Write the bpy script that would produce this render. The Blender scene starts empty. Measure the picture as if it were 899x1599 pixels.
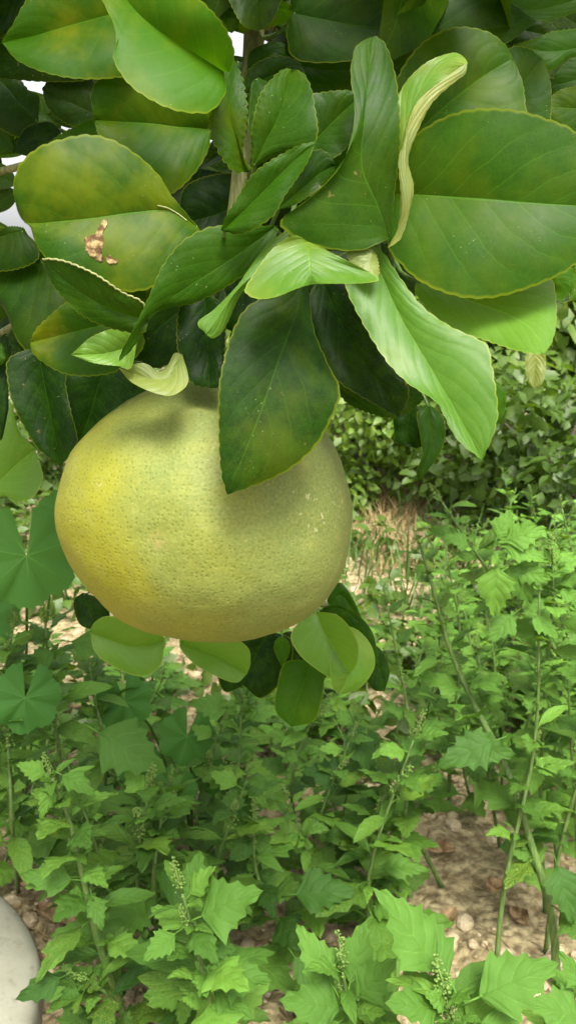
import bpy, bmesh, math, random
from mathutils import Vector, Matrix, noise

R = math.radians
rng = random.Random(7)
scene = bpy.context.scene
col = scene.collection

# ------------------------------------------------------------------ camera
CAM = Vector((0, 0, 0.75))
PITCH = R(15)
FPX = 1232.0
FW = Vector((0, math.cos(PITCH), -math.sin(PITCH)))
RT = Vector((1, 0, 0))
UP = Vector((0, math.sin(PITCH), math.cos(PITCH)))
cd = bpy.data.cameras.new('camera')
cam = bpy.data.objects.new('camera', cd)
col.objects.link(cam)
cam.location = CAM
cam.rotation_euler = (R(90) - PITCH, 0, 0)
cd.sensor_fit = 'VERTICAL'
cd.sensor_height = 36
cd.lens = 36 * FPX / 1599
cd.clip_start = 0.02
cd.clip_end = 400
cd.dof.use_dof = True
cd.dof.focus_distance = 0.40
cd.dof.aperture_fstop = cd.lens / 1.1          # about 1.1 mm opening, like a phone
scene.camera = cam

# ------------------------------------------------------------------ light
SUN_EL, SUN_AZ = R(62), R(166)                 # hazy sun high behind the camera, a little to the right
w = bpy.data.worlds.new('World')
scene.world = w
w.use_nodes = True
nt = w.node_tree
bg = nt.nodes['Background']
sky = nt.nodes.new('ShaderNodeTexSky')
sky.sky_type = 'NISHITA'
sky.sun_disc = False
sky.sun_elevation = SUN_EL
sky.sun_rotation = SUN_AZ
sky.air_density = 1.0
sky.dust_density = 6.0
sky.ozone_density = 0.6
hs = nt.nodes.new('ShaderNodeHueSaturation')
hs.inputs['Saturation'].default_value = 0.12
nt.links.new(sky.outputs[0], hs.inputs['Color'])
nt.links.new(hs.outputs[0], bg.inputs['Color'])
bg.inputs['Strength'].default_value = 0.15

sd = bpy.data.lights.new('sun', 'SUN')
sd.energy = 2.9
sd.angle = R(24)
sd.color = (1.0, 0.95, 0.82)
sun = bpy.data.objects.new('sun', sd)
col.objects.link(sun)
sdir = Vector((math.sin(SUN_AZ) * math.cos(SUN_EL), math.cos(SUN_AZ) * math.cos(SUN_EL), math.sin(SUN_EL)))
sun.rotation_euler = sdir.to_track_quat('Z', 'Y').to_euler()
sun.location = (-1, -2, 4)

scene.view_settings.view_transform = 'Standard'
scene.view_settings.look = 'None'
scene.view_settings.exposure = 1.3
scene.view_settings.gamma = 1
scene.render.engine = 'CYCLES'
scene.cycles.max_bounces = 8
scene.cycles.use_denoising = True


# ------------------------------------------------------------------ helpers
def P(x, y, d):
    """pixel of the photograph + depth in metres -> point of the place"""
    return CAM + d * (FW + RT * ((x - 449.5) / FPX) + UP * ((799.5 - y) / FPX))


def G(x, y, z=0.0):
    v = FW + RT * ((x - 449.5) / FPX) + UP * ((799.5 - y) / FPX)
    return CAM + v * ((z - CAM.z) / v.z)


def to_px(p):
    v = p - CAM
    d = v.dot(FW)
    if d < 0.01:
        return (-9999, -9999, d)
    return (449.5 + FPX * v.dot(RT) / d, 799.5 - FPX * v.dot(UP) / d, d)


def tag(o, label=None, cat=None, group=None, kind=None):
    if label: o['label'] = label
    if cat: o['category'] = cat
    if group: o['group'] = group
    if kind: o['kind'] = kind
    return o


def empty(name, loc):
    o = bpy.data.objects.new(name, None)
    o.empty_display_size = 0.02
    col.objects.link(o)
    o.location = loc
    return o


def link(name, me, parent=None, loc=None):
    """loc None: the mesh is in world coordinates and is moved to its parent's frame"""
    o = bpy.data.objects.new(name, me)
    col.objects.link(o)
    if parent is not None:
        o.parent = parent
    if loc is not None:
        o.location = loc
    return o


def mesh(name, verts, faces, mat, uvs=None, smooth=True):
    me = bpy.data.meshes.new(name)
    me.from_pydata([tuple(v) for v in verts], [], faces)
    if uvs is not None:
        uvl = me.uv_layers.new(name='UVMap')
        loops = [0] * len(me.loops)
        me.loops.foreach_get('vertex_index', loops)
        flat = []
        for vi in loops:
            flat.extend(uvs[vi])
        uvl.data.foreach_set('uv', flat)
    if smooth:
        me.polygons.foreach_set('use_smooth', [True] * len(me.polygons))
    me.materials.append(mat)
    me.update()
    return me


def spline(pts, n):
    """Catmull-Rom through pts (tuples of any size), resampled to n+1 points by arc length"""
    pts = [tuple(p) for p in pts]
    if len(pts) == 2:
        return [tuple(a + (b - a) * i / n for a, b in zip(*pts)) for i in range(n + 1)]
    dense = []
    k = len(pts)
    for i in range(k - 1):
        p1, p2 = pts[i], pts[i + 1]
        p0 = pts[i - 1] if i > 0 else tuple(2 * a - b for a, b in zip(p1, p2))
        p3 = pts[i + 2] if i + 2 < k else tuple(2 * b - a for a, b in zip(p1, p2))
        for j in range(16):
            t = j / 16
            t2, t3 = t * t, t * t * t
            dense.append(tuple(0.5 * (2 * b + (c - a) * t + (2 * a - 5 * b + 4 * c - d) * t2 + (3 * b - a - 3 * c + d) * t3)
                               for a, b, c, d in zip(p0, p1, p2, p3)))
    dense.append(pts[-1])
    L = [0.0]
    for a, b in zip(dense, dense[1:]):
        L.append(L[-1] + math.hypot(b[0] - a[0], b[1] - a[1]) + 1e-9)
    out, j = [], 0
    for i in range(n + 1):
        s = L[-1] * i / n
        while j < len(L) - 2 and L[j + 1] < s:
            j += 1
        f = (s - L[j]) / (L[j + 1] - L[j])
        f = max(0, min(1, f))
        out.append(tuple(a + (b - a) * f for a, b in zip(dense[j], dense[j + 1])))
    return out


def tube(pts, radii, seg=8, verts=None, faces=None, cap=True):
    verts = [] if verts is None else verts
    faces = [] if faces is None else faces
    pts = [Vector(p) for p in pts]
    n = len(pts)
    if not hasattr(radii, '__len__'):
        radii = [radii] * n
    b0 = len(verts)
    t0 = (pts[1] - pts[0]).normalized()
    u = t0.orthogonal().normalized()
    for i, p in enumerate(pts):
        t = (pts[min(i + 1, n - 1)] - pts[max(i - 1, 0)]).normalized()
        u = (u - t * u.dot(t)).normalized()
        v = t.cross(u)
        for k in range(seg):
            a = 2 * math.pi * k / seg
            verts.append(p + (u * math.cos(a) + v * math.sin(a)) * radii[i])
    for i in range(n - 1):
        for k in range(seg):
            a = b0 + i * seg + k
            b = b0 + i * seg + (k + 1) % seg
            faces.append((a, b, b + seg, a + seg))
    if cap:
        faces.append(tuple(b0 + (n - 1) * seg + k for k in range(seg)))
        faces.append(tuple(b0 + k for k in reversed(range(seg))))
    return verts, faces


def curve3(pts, n=14):
    out = spline([(p[0] , p[1], p[2]) for p in pts], n) if False else None
    # 3-D Catmull-Rom with even parameter steps
    pts = [Vector(p) for p in pts]
    if len(pts) == 2:
        return [pts[0].lerp(pts[1], i / n) for i in range(n + 1)]
    k = len(pts)
    out = []
    for i in range(n + 1):
        s = (k - 1) * i / n
        j = min(int(s), k - 2)
        t = s - j
        p1, p2 = pts[j], pts[j + 1]
        p0 = pts[j - 1] if j > 0 else 2 * p1 - p2
        p3 = pts[j + 2] if j + 2 < k else 2 * p2 - p1
        out.append(0.5 * (2 * p1 + (p2 - p0) * t + (2 * p0 - 5 * p1 + 4 * p2 - p3) * t * t + (3 * p1 - p0 - 3 * p2 + p3) * t ** 3))
    return out


# ------------------------------------------------------------------ materials
class NT:
    def __init__(self, name):
        self.m = bpy.data.materials.new(name)
        self.m.use_nodes = True
        self.t = self.m.node_tree
        self.t.nodes.clear()
        self.out = self.t.nodes.new('ShaderNodeOutputMaterial')

    def n(self, typ, **kw):
        x = self.t.nodes.new(typ)
        for k, v in kw.items():
            if k in x.inputs.keys() if isinstance(k, str) else False:
                pass
            setattr(x, k, v)
        return x

    def set(self, node, **kw):
        for k, v in kw.items():
            self.put(node.inputs[k.replace('_', ' ')], v)
        return node

    def put(self, sock, v):
        if isinstance(v, bpy.types.NodeSocket):
            self.t.links.new(v, sock)
        else:
            if isinstance(v, tuple) and len(v) == 3 and sock.type == 'RGBA':
                v = v + (1,)
            sock.default_value = v

    def math(self, op, a, b=None, c=None, clamp=False):
        x = self.t.nodes.new('ShaderNodeMath')
        x.operation = op
        x.use_clamp = clamp
        self.put(x.inputs[0], a)
        if b is not None: self.put(x.inputs[1], b)
        if c is not None: self.put(x.inputs[2], c)
        return x.outputs[0]

    def mix(self, f, a, b, mode='MIX'):
        x = self.t.nodes.new('ShaderNodeMix')
        x.data_type = 'RGBA'
        x.blend_type = mode
        self.put(x.inputs[0], f)
        self.put(x.inputs[6], a)
        self.put(x.inputs[7], b)
        return x.outputs[2]

    def ramp(self, f, lo, hi, a=0.0, b=1.0, smooth=True):
        x = self.t.nodes.new('ShaderNodeMapRange')
        x.interpolation_type = 'SMOOTHSTEP' if smooth else 'LINEAR'
        self.put(x.inputs[0], f)
        self.put(x.inputs[1], lo)
        self.put(x.inputs[2], hi)
        self.put(x.inputs[3], a)
        self.put(x.inputs[4], b)
        return x.outputs[0]

    def noise(self, vec, scale, detail=3, rough=0.5, dist=0.0):
        x = self.t.nodes.new('ShaderNodeTexNoise')
        if vec is not None: self.put(x.inputs['Vector'], vec)
        x.inputs['Scale'].default_value = scale
        x.inputs['Detail'].default_value = detail
        x.inputs['Roughness'].default_value = rough
        x.inputs['Distortion'].default_value = dist
        return x.outputs['Fac']

    def vor(self, vec, scale, feature='F1', out='Distance', rand=1.0):
        x = self.t.nodes.new('ShaderNodeTexVoronoi')
        x.feature = feature
        if vec is not None: self.put(x.inputs['Vector'], vec)
        x.inputs['Scale'].default_value = scale
        x.inputs['Randomness'].default_value = rand
        return x.outputs[out]

    def attr(self, name):
        x = self.t.nodes.new('ShaderNodeAttribute')
        x.attribute_type = 'OBJECT'
        x.attribute_name = name
        return x.outputs['Fac']

    def coord(self, which='Object'):
        return self.t.nodes.new('ShaderNodeTexCoord').outputs[which]

    def bump(self, h, strength=0.4, dist=0.001, normal=None):
        x = self.t.nodes.new('ShaderNodeBump')
        x.inputs['Strength'].default_value = strength
        x.inputs['Distance'].default_value = dist
        self.put(x.inputs['Height'], h)
        if normal is not None: self.put(x.inputs['Normal'], normal)
        return x.outputs[0]

    def surface(self, color, rough=0.5, spec=0.5, normal=None, trans=None, trans_color=None, sheen=0.0):
        color = self.mix(1.0, color, (.80, .80, .80), 'MULTIPLY')
        if trans_color is not None: trans_color = self.mix(1.0, trans_color, (.85, .85, .85), 'MULTIPLY')
        b = self.t.nodes.new('ShaderNodeBsdfPrincipled')
        self.put(b.inputs['Base Color'], color)
        self.put(b.inputs['Roughness'], rough)
        self.put(b.inputs['Specular IOR Level'], spec)
        if sheen:
            b.inputs['Sheen Weight'].default_value = sheen
        if normal is not None: self.put(b.inputs['Normal'], normal)
        o = b.outputs[0]
        if trans is not None:
            tr = self.t.nodes.new('ShaderNodeBsdfTranslucent')
            self.put(tr.inputs['Color'], trans_color)
            if normal is not None: self.put(tr.inputs['Normal'], normal)
            mx = self.t.nodes.new('ShaderNodeMixShader')
            self.put(mx.inputs[0], trans)
            self.t.links.new(o, mx.inputs[1])
            self.t.links.new(tr.outputs[0], mx.inputs[2])
            o = mx.outputs[0]
        self.t.links.new(o, self.out.inputs['Surface'])
        return self.m


def leaf_material(name, dark, light, yellow, rough=0.36, nveins=7, slope=0.38, vein_col=None, trans=0.28,
                  specks=True, edge=0.6, bumpk=0.5, spec=0.5, radial=False):
    t = NT(name)
    uv = t.coord('UV')
    sep = t.t.nodes.new('ShaderNodeSeparateXYZ')
    t.put(sep.inputs[0], uv)
    u = t.math('MULTIPLY_ADD', sep.outputs[0], 2.0, -1.0)
    au = t.math('ABSOLUTE', u)
    v = sep.outputs[1]
    obj = t.coord('Object')
    tone, yel, seed = t.attr('tone'), t.attr('yellowing'), t.attr('seed')
    off = t.t.nodes.new('ShaderNodeVectorMath')
    off.operation = 'ADD'
    t.put(off.inputs[0], obj)
    cmb = t.t.nodes.new('ShaderNodeCombineXYZ')
    for i in range(3): t.put(cmb.inputs[i], seed)
    t.put(off.inputs[1], cmb.outputs[0])
    vec = off.outputs[0]
    n1 = t.noise(vec, 34, 5, 0.58)
    n2 = t.noise(vec, 130, 4, 0.6)
    c = t.mix(tone, dark, light)
    c = t.mix(t.ramp(n2, 0.35, 0.7, 0, 0.35), c, t.mix(0.5, c, light))
    ym = t.math('MULTIPLY', t.ramp(n1, 0.40, 0.72), yel, clamp=True)
    c = t.mix(ym, c, yellow)
    # veins: midrib, side veins that leave it at a slant, fine net
    wob = t.math('MULTIPLY_ADD', t.noise(vec, 60, 2), 0.05, -0.025)
    ph = t.math('ADD', t.math('MULTIPLY_ADD', au, -slope, v), wob)
    st = t.math('PINGPONG', t.math('MULTIPLY', ph, float(nveins)), 0.5)     # 0 on a vein, 0.5 between
    side = t.ramp(st, 0.0, 0.035, 1, 0)
    side = t.math('MULTIPLY', side, t.ramp(au, 0.55, 0.95, 1, 0))
    if not nveins: side = 0.0
    mid = t.ramp(au, 0.006, 0.024 if nveins else 0.09, 1, 0)
    vc = vein_col or tuple(min(1, x * 1.35 + 0.01) for x in light)
    vk = t.math('MULTIPLY_ADD', tone, 0.75, 0.25)
    c = t.mix(t.math('MULTIPLY', t.math('MULTIPLY', side, 0.55), vk), c, vc)
    c = t.mix(t.math('MULTIPLY', t.math('MULTIPLY', mid, 0.65), vk), c, vc)
    if specks:
        net = t.vor(vec, 300, 'DISTANCE_TO_EDGE')
        c = t.mix(t.math('MULTIPLY', t.ramp(net, 0.0, 0.12, 0.10, 0), vk), c, vc)
        sc = t.math('MULTIPLY', t.ramp(t.noise(vec, 190, 4, 0.7), 0.66, 0.72), t.ramp(t.noise(vec, 17, 2), 0.55, 0.62))
        c = t.mix(t.math('MULTIPLY', sc, 0.7), c, (0.20, 0.15, 0.05))
    if edge:
        em = t.ramp(au, 0.955, 0.99)
        c = t.mix(t.math('MULTIPLY', em, edge), c, (min(1, yellow[0] * 1.25), min(1, yellow[1] * 1.25), yellow[2] * 1.4))
    if specks:
        sp = t.vor(vec, 430)
        spk = t.math('MULTIPLY', t.ramp(sp, 0.07, 0.14, 1, 0), t.ramp(t.noise(vec, 45, 2), 0.55, 0.68))
        c = t.mix(t.math('MULTIPLY', spk, 0.55), c, (0.36, 0.42, 0.20))
        pit = t.vor(vec, 1500)
        c = t.mix(t.ramp(pit, 0.1, 0.45, 0.22, 0), c, t.mix(0.5, c, yellow))
    puff = t.ramp(st, 0.0, 0.35)
    h = t.math('ADD', t.math('MULTIPLY', puff, 0.55), t.math('MULTIPLY', n2, 0.5))
    h = t.math('SUBTRACT', h, t.math('MULTIPLY', mid, 0.8))
    fine = t.noise(vec, 900, 2)
    h = t.math('ADD', h, t.math('MULTIPLY', fine, 0.14))
    nrm = t.bump(h, bumpk, 0.0009)
    tc = t.mix(0.5, c, t.mix(1.0, c, (1.6, 1.5, 0.6), 'MULTIPLY'))
    tcm = t.mix(1.0, tc, (2.0, 2.0, 1.5), 'MULTIPLY')
    rr = t.math('ADD', rough, t.math('MULTIPLY_ADD', n2, 0.24, -0.12))
    return t.surface(c, rr, spec, nrm, trans, tcm)


M = {}
M['citrus'] = leaf_material('citrus_leaf', (0.003, 0.018, 0.001), (0.042, 0.135, 0.002), (0.17, 0.20, 0.004), rough=0.44, spec=0.09, bumpk=0.16, edge=0.4)  # dark end also paints in the shade of leaves deep in the cluster
M['citrus_pale'] = leaf_material('citrus_leaf_underside', (0.06, 0.12, 0.015), (0.19, 0.235, 0.050), (0.26, 0.28, 0.05),
                                 rough=0.55, specks=False, trans=0.3, bumpk=0.3, edge=0.35)
M['citrus_light'] = leaf_material('citrus_leaf_bright', (0.022, 0.095, 0.004), (0.104, 0.225, 0.020), (0.20, 0.25, 0.03), rough=0.44, spec=0.25, bumpk=0.22, edge=0.55)  # brighter copy
M['weed'] = leaf_material('weed_leaf', (0.008, 0.046, 0.004), (0.128, 0.285, 0.036), (0.24, 0.30, 0.03), rough=0.55,
                          nveins=5, slope=0.3, specks=False, edge=0.0, trans=0.17, bumpk=0.8, spec=0.22)
M['mallow'] = leaf_material('mallow_leaf', (0.022, 0.095, 0.014), (0.090, 0.24, 0.038), (0.13, 0.22, 0.035), rough=0.6,
                            nveins=0, slope=0.0, specks=False, edge=0.0, trans=0.15, bumpk=0.6, spec=0.15)
M['hedge'] = leaf_material('hedge_leaf', (0.020, 0.058, 0.006), (0.125, 0.225, 0.022), (0.24, 0.29, 0.04), rough=0.5,
                           nveins=4, specks=False, edge=0.0, trans=0.3, bumpk=0.2)


def stem_material(name, a, b, rough=0.6):
    t = NT(name)
    obj = t.coord('Object')
    mp = t.t.nodes.new('ShaderNodeMapping')
    t.put(mp.inputs[0], obj)
    mp.inputs['Scale'].default_value = (1, 1, 0.12)
    n = t.noise(mp.outputs[0], 420, 3)
    n2 = t.noise(obj, 60, 3)
    c = t.mix(t.ramp(n, 0.35, 0.65), a, b)
    c = t.mix(t.ramp(n2, 0.5, 0.75, 0, 0.5), c, tuple(x * 0.5 for x in a))
    return t.surface(c, rough, 0.35, t.bump(n, 0.6, 0.001))


M['bark'] = stem_material('green_bark', (0.12, 0.14, 0.04), (0.25, 0.25, 0.10))
M['trunk'] = stem_material('grey_bark', (0.13, 0.10, 0.07), (0.24, 0.20, 0.15), 0.85)
M['petiole'] = stem_material('petiole_green', (0.06, 0.125, 0.02), (0.10, 0.18, 0.03))
M['weed_stem'] = stem_material('weed_stem', (0.075, 0.15, 0.03), (0.15, 0.23, 0.06))
M['torn'] = stem_material('torn_edge', (0.24, 0.27, 0.09), (0.32, 0.34, 0.14))

t = NT('flower_bud')
M['bud'] = t.surface(t.mix(t.ramp(t.noise(t.coord(), 300, 2), 0.35, 0.65), (0.13, 0.25, 0.045), (0.25, 0.36, 0.09)), 0.7, 0.2,
                     None, 0.2, (0.3, 0.4, 0.12))
t = NT('dry_leaf_patch')
n_ = t.noise(t.coord(), 260, 4)
M['dry'] = t.surface(t.mix(t.ramp(n_, 0.4, 0.62), (0.09, 0.05, 0.02), (0.38, 0.28, 0.13)), 0.85, 0.15, t.bump(n_, 1.0, 0.002))
t = NT('dead_leaf')
n_ = t.noise(t.coord(), 90, 4)
M['dead'] = t.surface(t.mix(t.ramp(n_, 0.35, 0.65), (0.16, 0.085, 0.04), (0.42, 0.29, 0.15)), 0.8, 0.2, t.bump(n_, 0.8, 0.003))
t = NT('pale_slab')
n_ = t.noise(t.coord(), 14, 5)
n2_ = t.noise(t.coord(), 60, 5, .65)
c_ = t.mix(t.ramp(n_, 0.3, 0.7), (0.27, 0.27, 0.20), (0.34, 0.335, 0.26))
c_ = t.mix(t.ramp(n2_, 0.52, 0.7, 0, .45), c_, (0.15, 0.13, 0.09))
M['slab'] = t.surface(c_, 0.85, 0.2, t.bump(t.noise(t.coord(), 160, 4), 0.35, 0.002))
t = NT('straw')
n_ = t.noise(t.coord(), 12, 3)
M['straw'] = t.surface(t.mix(n_, (0.34, 0.235, 0.10), (0.48, 0.38, 0.19)), 0.8, 0.15, None, 0.2, (0.5, 0.36, 0.16))
t = NT('grass_blade')
n_ = t.noise(t.coord(), 8, 3)
M['grass'] = t.surface(t.mix(n_, (0.035, 0.10, 0.015), (0.12, 0.20, 0.045)), 0.6, 0.25, None, 0.3, (0.2, 0.4, 0.08))

# soil
t = NT('soil')
ob = t.coord('Object')
n1 = t.noise(ob, 6, 4)
n2 = t.noise(ob, 55, 6, 0.65)
vo = t.vor(ob, 75)
c = t.mix(t.ramp(n2, 0.34, 0.66), (0.20, 0.152, 0.080), (0.52, 0.430, 0.240))
c = t.mix(t.ramp(n1, 0.45, 0.7, 0, 0.5), c, (0.44, 0.35, 0.195))
c = t.mix(t.ramp(vo, 0.02, 0.14, 0.5, 0), c, (0.52, 0.41, 0.28))
h = t.math('ADD', t.math('MULTIPLY', n2, 1.0), t.math('MULTIPLY', vo, -0.8))
M['soil'] = t.surface(c, 0.95, 0.1, t.bump(h, 1.0, 0.012))
t = NT('soil_clod')
ob = t.coord('Object')
n2 = t.noise(ob, 45, 5, 0.6)
c = t.mix(t.ramp(n2, 0.3, 0.7), (0.30, 0.225, 0.13), (0.62, 0.52, 0.34))
M['clod'] = t.surface(c, 0.95, 0.1, t.bump(t.noise(ob, 240, 4), 0.9, 0.004))

# pomelo peel
t = NT('pomelo_peel')
ob = t.coord('Object')
pore = t.vor(ob, 460, rand=0.65)
pm = t.ramp(pore, 0.08, 0.36, 1, 0)
nb = t.noise(ob, 16, 4, 0.55)
nf = t.noise(ob, 70, 4, 0.6)
sp = t.t.nodes.new('ShaderNodeSeparateXYZ')
t.put(sp.inputs[0], ob)
# ripening: yellow on the left flank and low on the right, greener on the shoulder to the right
g = t.math('MULTIPLY_ADD', sp.outputs[0], -7.0, 0.46)
g = t.math('MULTIPLY_ADD', sp.outputs[2], -3.5, g)
g = t.math('ADD', g, t.math('MULTIPLY_ADD', nb, 1.5, -0.75))
ripe = t.ramp(g, 0.12, 0.95)
c = t.mix(ripe, (0.146, 0.188, 0.046), (0.262, 0.264, 0.014))
c = t.mix(t.ramp(nf, 0.5, 0.75, 0, 0.4), c, (0.27, 0.28, 0.07))
under = t.ramp(t.math('ADD', sp.outputs[2], t.math('MULTIPLY_ADD', nb, 0.04, -0.02)), -0.075, -0.03, 0.55, 0)
c = t.mix(under, c, (0.19, 0.215, 0.03))
c = t.mix(t.math('MULTIPLY', pm, 0.62), c, (0.10, 0.125, 0.012))
dent = t.t.nodes.new('ShaderNodeVectorMath')
dent.operation = 'DISTANCE'
t.put(dent.inputs[0], ob)
dent.inputs[1].default_value = tuple(P(252, 845, .362) - P(322, 804, .425))
dm = t.math('MULTIPLY', t.ramp(t.math('ADD', dent.outputs['Value'], t.math('MULTIPLY_ADD', nf, .012, -.006)), .0015, .0075, 1, 0), t.ramp(t.noise(ob, 420, 4, .7), .35, .6))
c = t.mix(t.math('MULTIPLY', dm, .65), c, (0.33, 0.25, 0.10))
scar = t.math('MULTIPLY', t.ramp(t.noise(ob, 330, 3), 0.60, 0.7), t.ramp(t.noise(ob, 22, 2), 0.56, 0.68))
c = t.mix(t.math('MULTIPLY', scar, 0.6), c, (0.45, 0.43, 0.24))
ng = t.noise(ob, 230, 3, 0.6)
hh = t.math('ADD', t.math('MULTIPLY', t.ramp(pore, 0.0, 0.5), 1.0), t.math('ADD', t.math('MULTIPLY', nf, 1.4), t.math('MULTIPLY', ng, 1.5)))
c = t.mix(t.ramp(t.noise(ob, 700, 2), 0.4, 0.7, 0, 0.3), c, (0.32, 0.32, 0.08))
nrm = t.bump(hh, 0.26, 0.0008)
M['peel'] = t.surface(c, t.math('MULTIPLY_ADD', nf, 0.2, 0.50), 0.25, nrm)

# ------------------------------------------------------------------ setting: the ground
def hgt(x, y):
    n = noise.fractal(Vector((x * 1.6, y * 1.6, 0.3)), 0.8, 2.0, 4) * 0.018
    r = math.hypot(x, y)
    if r < 4:
        n += noise.fractal(Vector((x * 14, y * 14, 4.1)), 0.7, 2.0, 4) * 0.008
    return n


def axis(near, far, step, grow):
    out, s, v = [0.0], step, 0.0
    while v < far:
        if v > near: s *= grow
        v += s
        out.append(v)
    return out


ax = axis(1.1, 140, 0.022, 1.16)
xs = [-v for v in reversed(ax[1:])] + ax
ay = axis(2.2, 140, 0.022, 1.16)
ys = [-v for v in (0.5, 1.5, 5, 20, 140)][::-1] + ay
gv, gf = [], []
for y in ys:
    for x in xs:
        gv.append((x, y, hgt(x, y)))
nx = len(xs)
for j in range(len(ys) - 1):
    for i in range(nx - 1):
        a = j * nx + i
        gf.append((a, a + 1, a + nx + 1, a + nx))
ground = link('ground', mesh('ground', gv, gf, M['soil']))
tag(ground, 'reddish tan crumbly soil under the weeds', kind='structure')


def ico_rock(r, seedv, sub=1):
    bm = bmesh.new()
    bmesh.ops.create_icosphere(bm, subdivisions=sub, radius=r)
    sv = Vector((seedv * 3.7, seedv * 1.3, seedv))
    for v in bm.verts:
        k = 1 + 0.42 * noise.noise(v.co / r * 0.9 + sv)
        v.co = Vector((v.co.x * k, v.co.y * k, v.co.z * k * 0.72))
    vs = [v.co.copy() for v in bm.verts]
    fs = [tuple(v.index for v in f.verts) for f in bm.faces]
    bm.free()
    return vs, fs


rocks = [ico_rock(1.0, s, 2 if s < 4 else 1) for s in range(10)]
cv, cf = [], []
r2 = random.Random(3)
for i in range(7500):
    y = 0.45 + 2.6 * r2.random() ** 1.3
    x = (r2.random() - 0.5) * (0.5 + y * 0.95)
    if noise.noise(Vector((x * 4, y * 4, 2))) < -0.25: continue
    s = 0.0024 + 0.0105 * r2.random() ** 2.8
    vs, fs = rocks[r2.randrange(4)] if s > 0.006 else rocks[4 + r2.randrange(6)]
    a = r2.random() * 6.28
    ca, sa = math.cos(a), math.sin(a)
    z = hgt(x, y) + s * 0.25
    b = len(cv)
    for q in vs:
        cv.append((x + s * (q.x * ca - q.y * sa), y + s * (q.x * sa + q.y * ca), z + s * q.z))
    for f in fs:
        cf.append(tuple(b + k for k in f))
tag(link('soil_clods', mesh('soil_clods', cv, cf, M['clod'], smooth=False)), 'loose tan soil crumbs and pebbles scattered on the ground', kind='stuff')

# ------------------------------------------------------------------ pomelo tree
tree_root = P(-650, 1400, 1.0)
tree_root.z = 0
tree = empty('pomelo_tree', tree_root)
tag(tree, 'pomelo tree with broad glossy leaves hanging over the yellow fruit', 'tree')
INV = Matrix.Translation(-tree_root)


def tpart(name, verts, faces, mat, parent=tree, uvs=None, smooth=True, origin=None):
    """a part of the tree given in world coordinates"""
    o0 = origin if origin is not None else verts[0]
    o0 = Vector(o0)
    me = mesh(name, [Vector(v) - o0 for v in verts], faces, mat, uvs, smooth)
    o = link(name, me, parent)
    po = tree_root if parent is tree else world_of(parent)
    o.location = o0 - po
    return o


def world_of(o):
    p = Vector(o.location)
    while o.parent:
        o = o.parent
        p += Vector(o.location)
    return p


branches = [
    ('branch', [P(400, -420, .50), P(402, -150, .45), P(397, 50, .435), P(386, 180, .425), P(372, 290, .425), P(350, 420, .43), P(300, 560, .425)],
     [.009, .0075, .0060, .0048, .0042, .0036, .0032]),
    ('twig', [P(386, 160, .425), P(250, 210, .46), P(110, 240, .47), P(-120, 300, .5)], [.003, .0028, .0024, .002]),
    ('twig', [P(374, 280, .425), P(520, 300, .43), P(640, 280, .42), P(820, 230, .43), P(1000, 240, .45)], [.0032, .003, .0028, .0024, .002]),
    ('twig', [P(352, 415, .43), P(220, 430, .45), P(90, 470, .46), P(-60, 560, .5)], [.003, .0028, .0024, .002]),
    ('twig', [P(398, 40, .435), P(560, 20, .46), P(760, -40, .47), P(980, 40, .5)], [.0035, .003, .0026, .002]),
    ('branch', [P(352, 415, .43), P(330, 560, .50), P(330, 740, .57), P(390, 900, .61), P(510, 945, .60)], [.0042, .0040, .0036, .0032, .0026]),
]
skel = []
for nm, pts, rad in branches:
    c = curve3(pts, 26)
    rr = spline([(i, r) for i, r in enumerate(rad)], 26)
    rr = [q[1] * (1 + 0.08 * noise.noise(Vector((i * 0.7, 0, len(skel))))) for i, q in enumerate(rr)]
    vs, fs = tube(c, rr, 10)
    tpart(nm, vs, fs, M['bark'])
    skel += c
# trunk and the limb that carries the hanging branches, to the left of the frame
tk = [tree_root, tree_root + Vector((.03, .02, .35)), tree_root + Vector((.02, .0, .8)), tree_root + Vector((.08, -.05, 1.3)), tree_root + Vector((.3, -.3, 1.65))]
vs, fs = tube(curve3(tk, 24), [.055 - .0012 * i for i in range(25)], 14)
tpart('trunk', vs, fs, M['trunk'])
lb = [tk[3], tk[3].lerp(P(400, -420, .5), .5) + Vector((0, 0, .1)), P(400, -420, .5)]
vs, fs = tube(curve3(lb, 16), [.022 - .0008 * i for i in range(17)], 10)
tpart('limb', vs, fs, M['trunk'])
def nearest(p):
    return min(skel, key=lambda q: (q - p).length_squared)


leaf_no = 0


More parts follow.
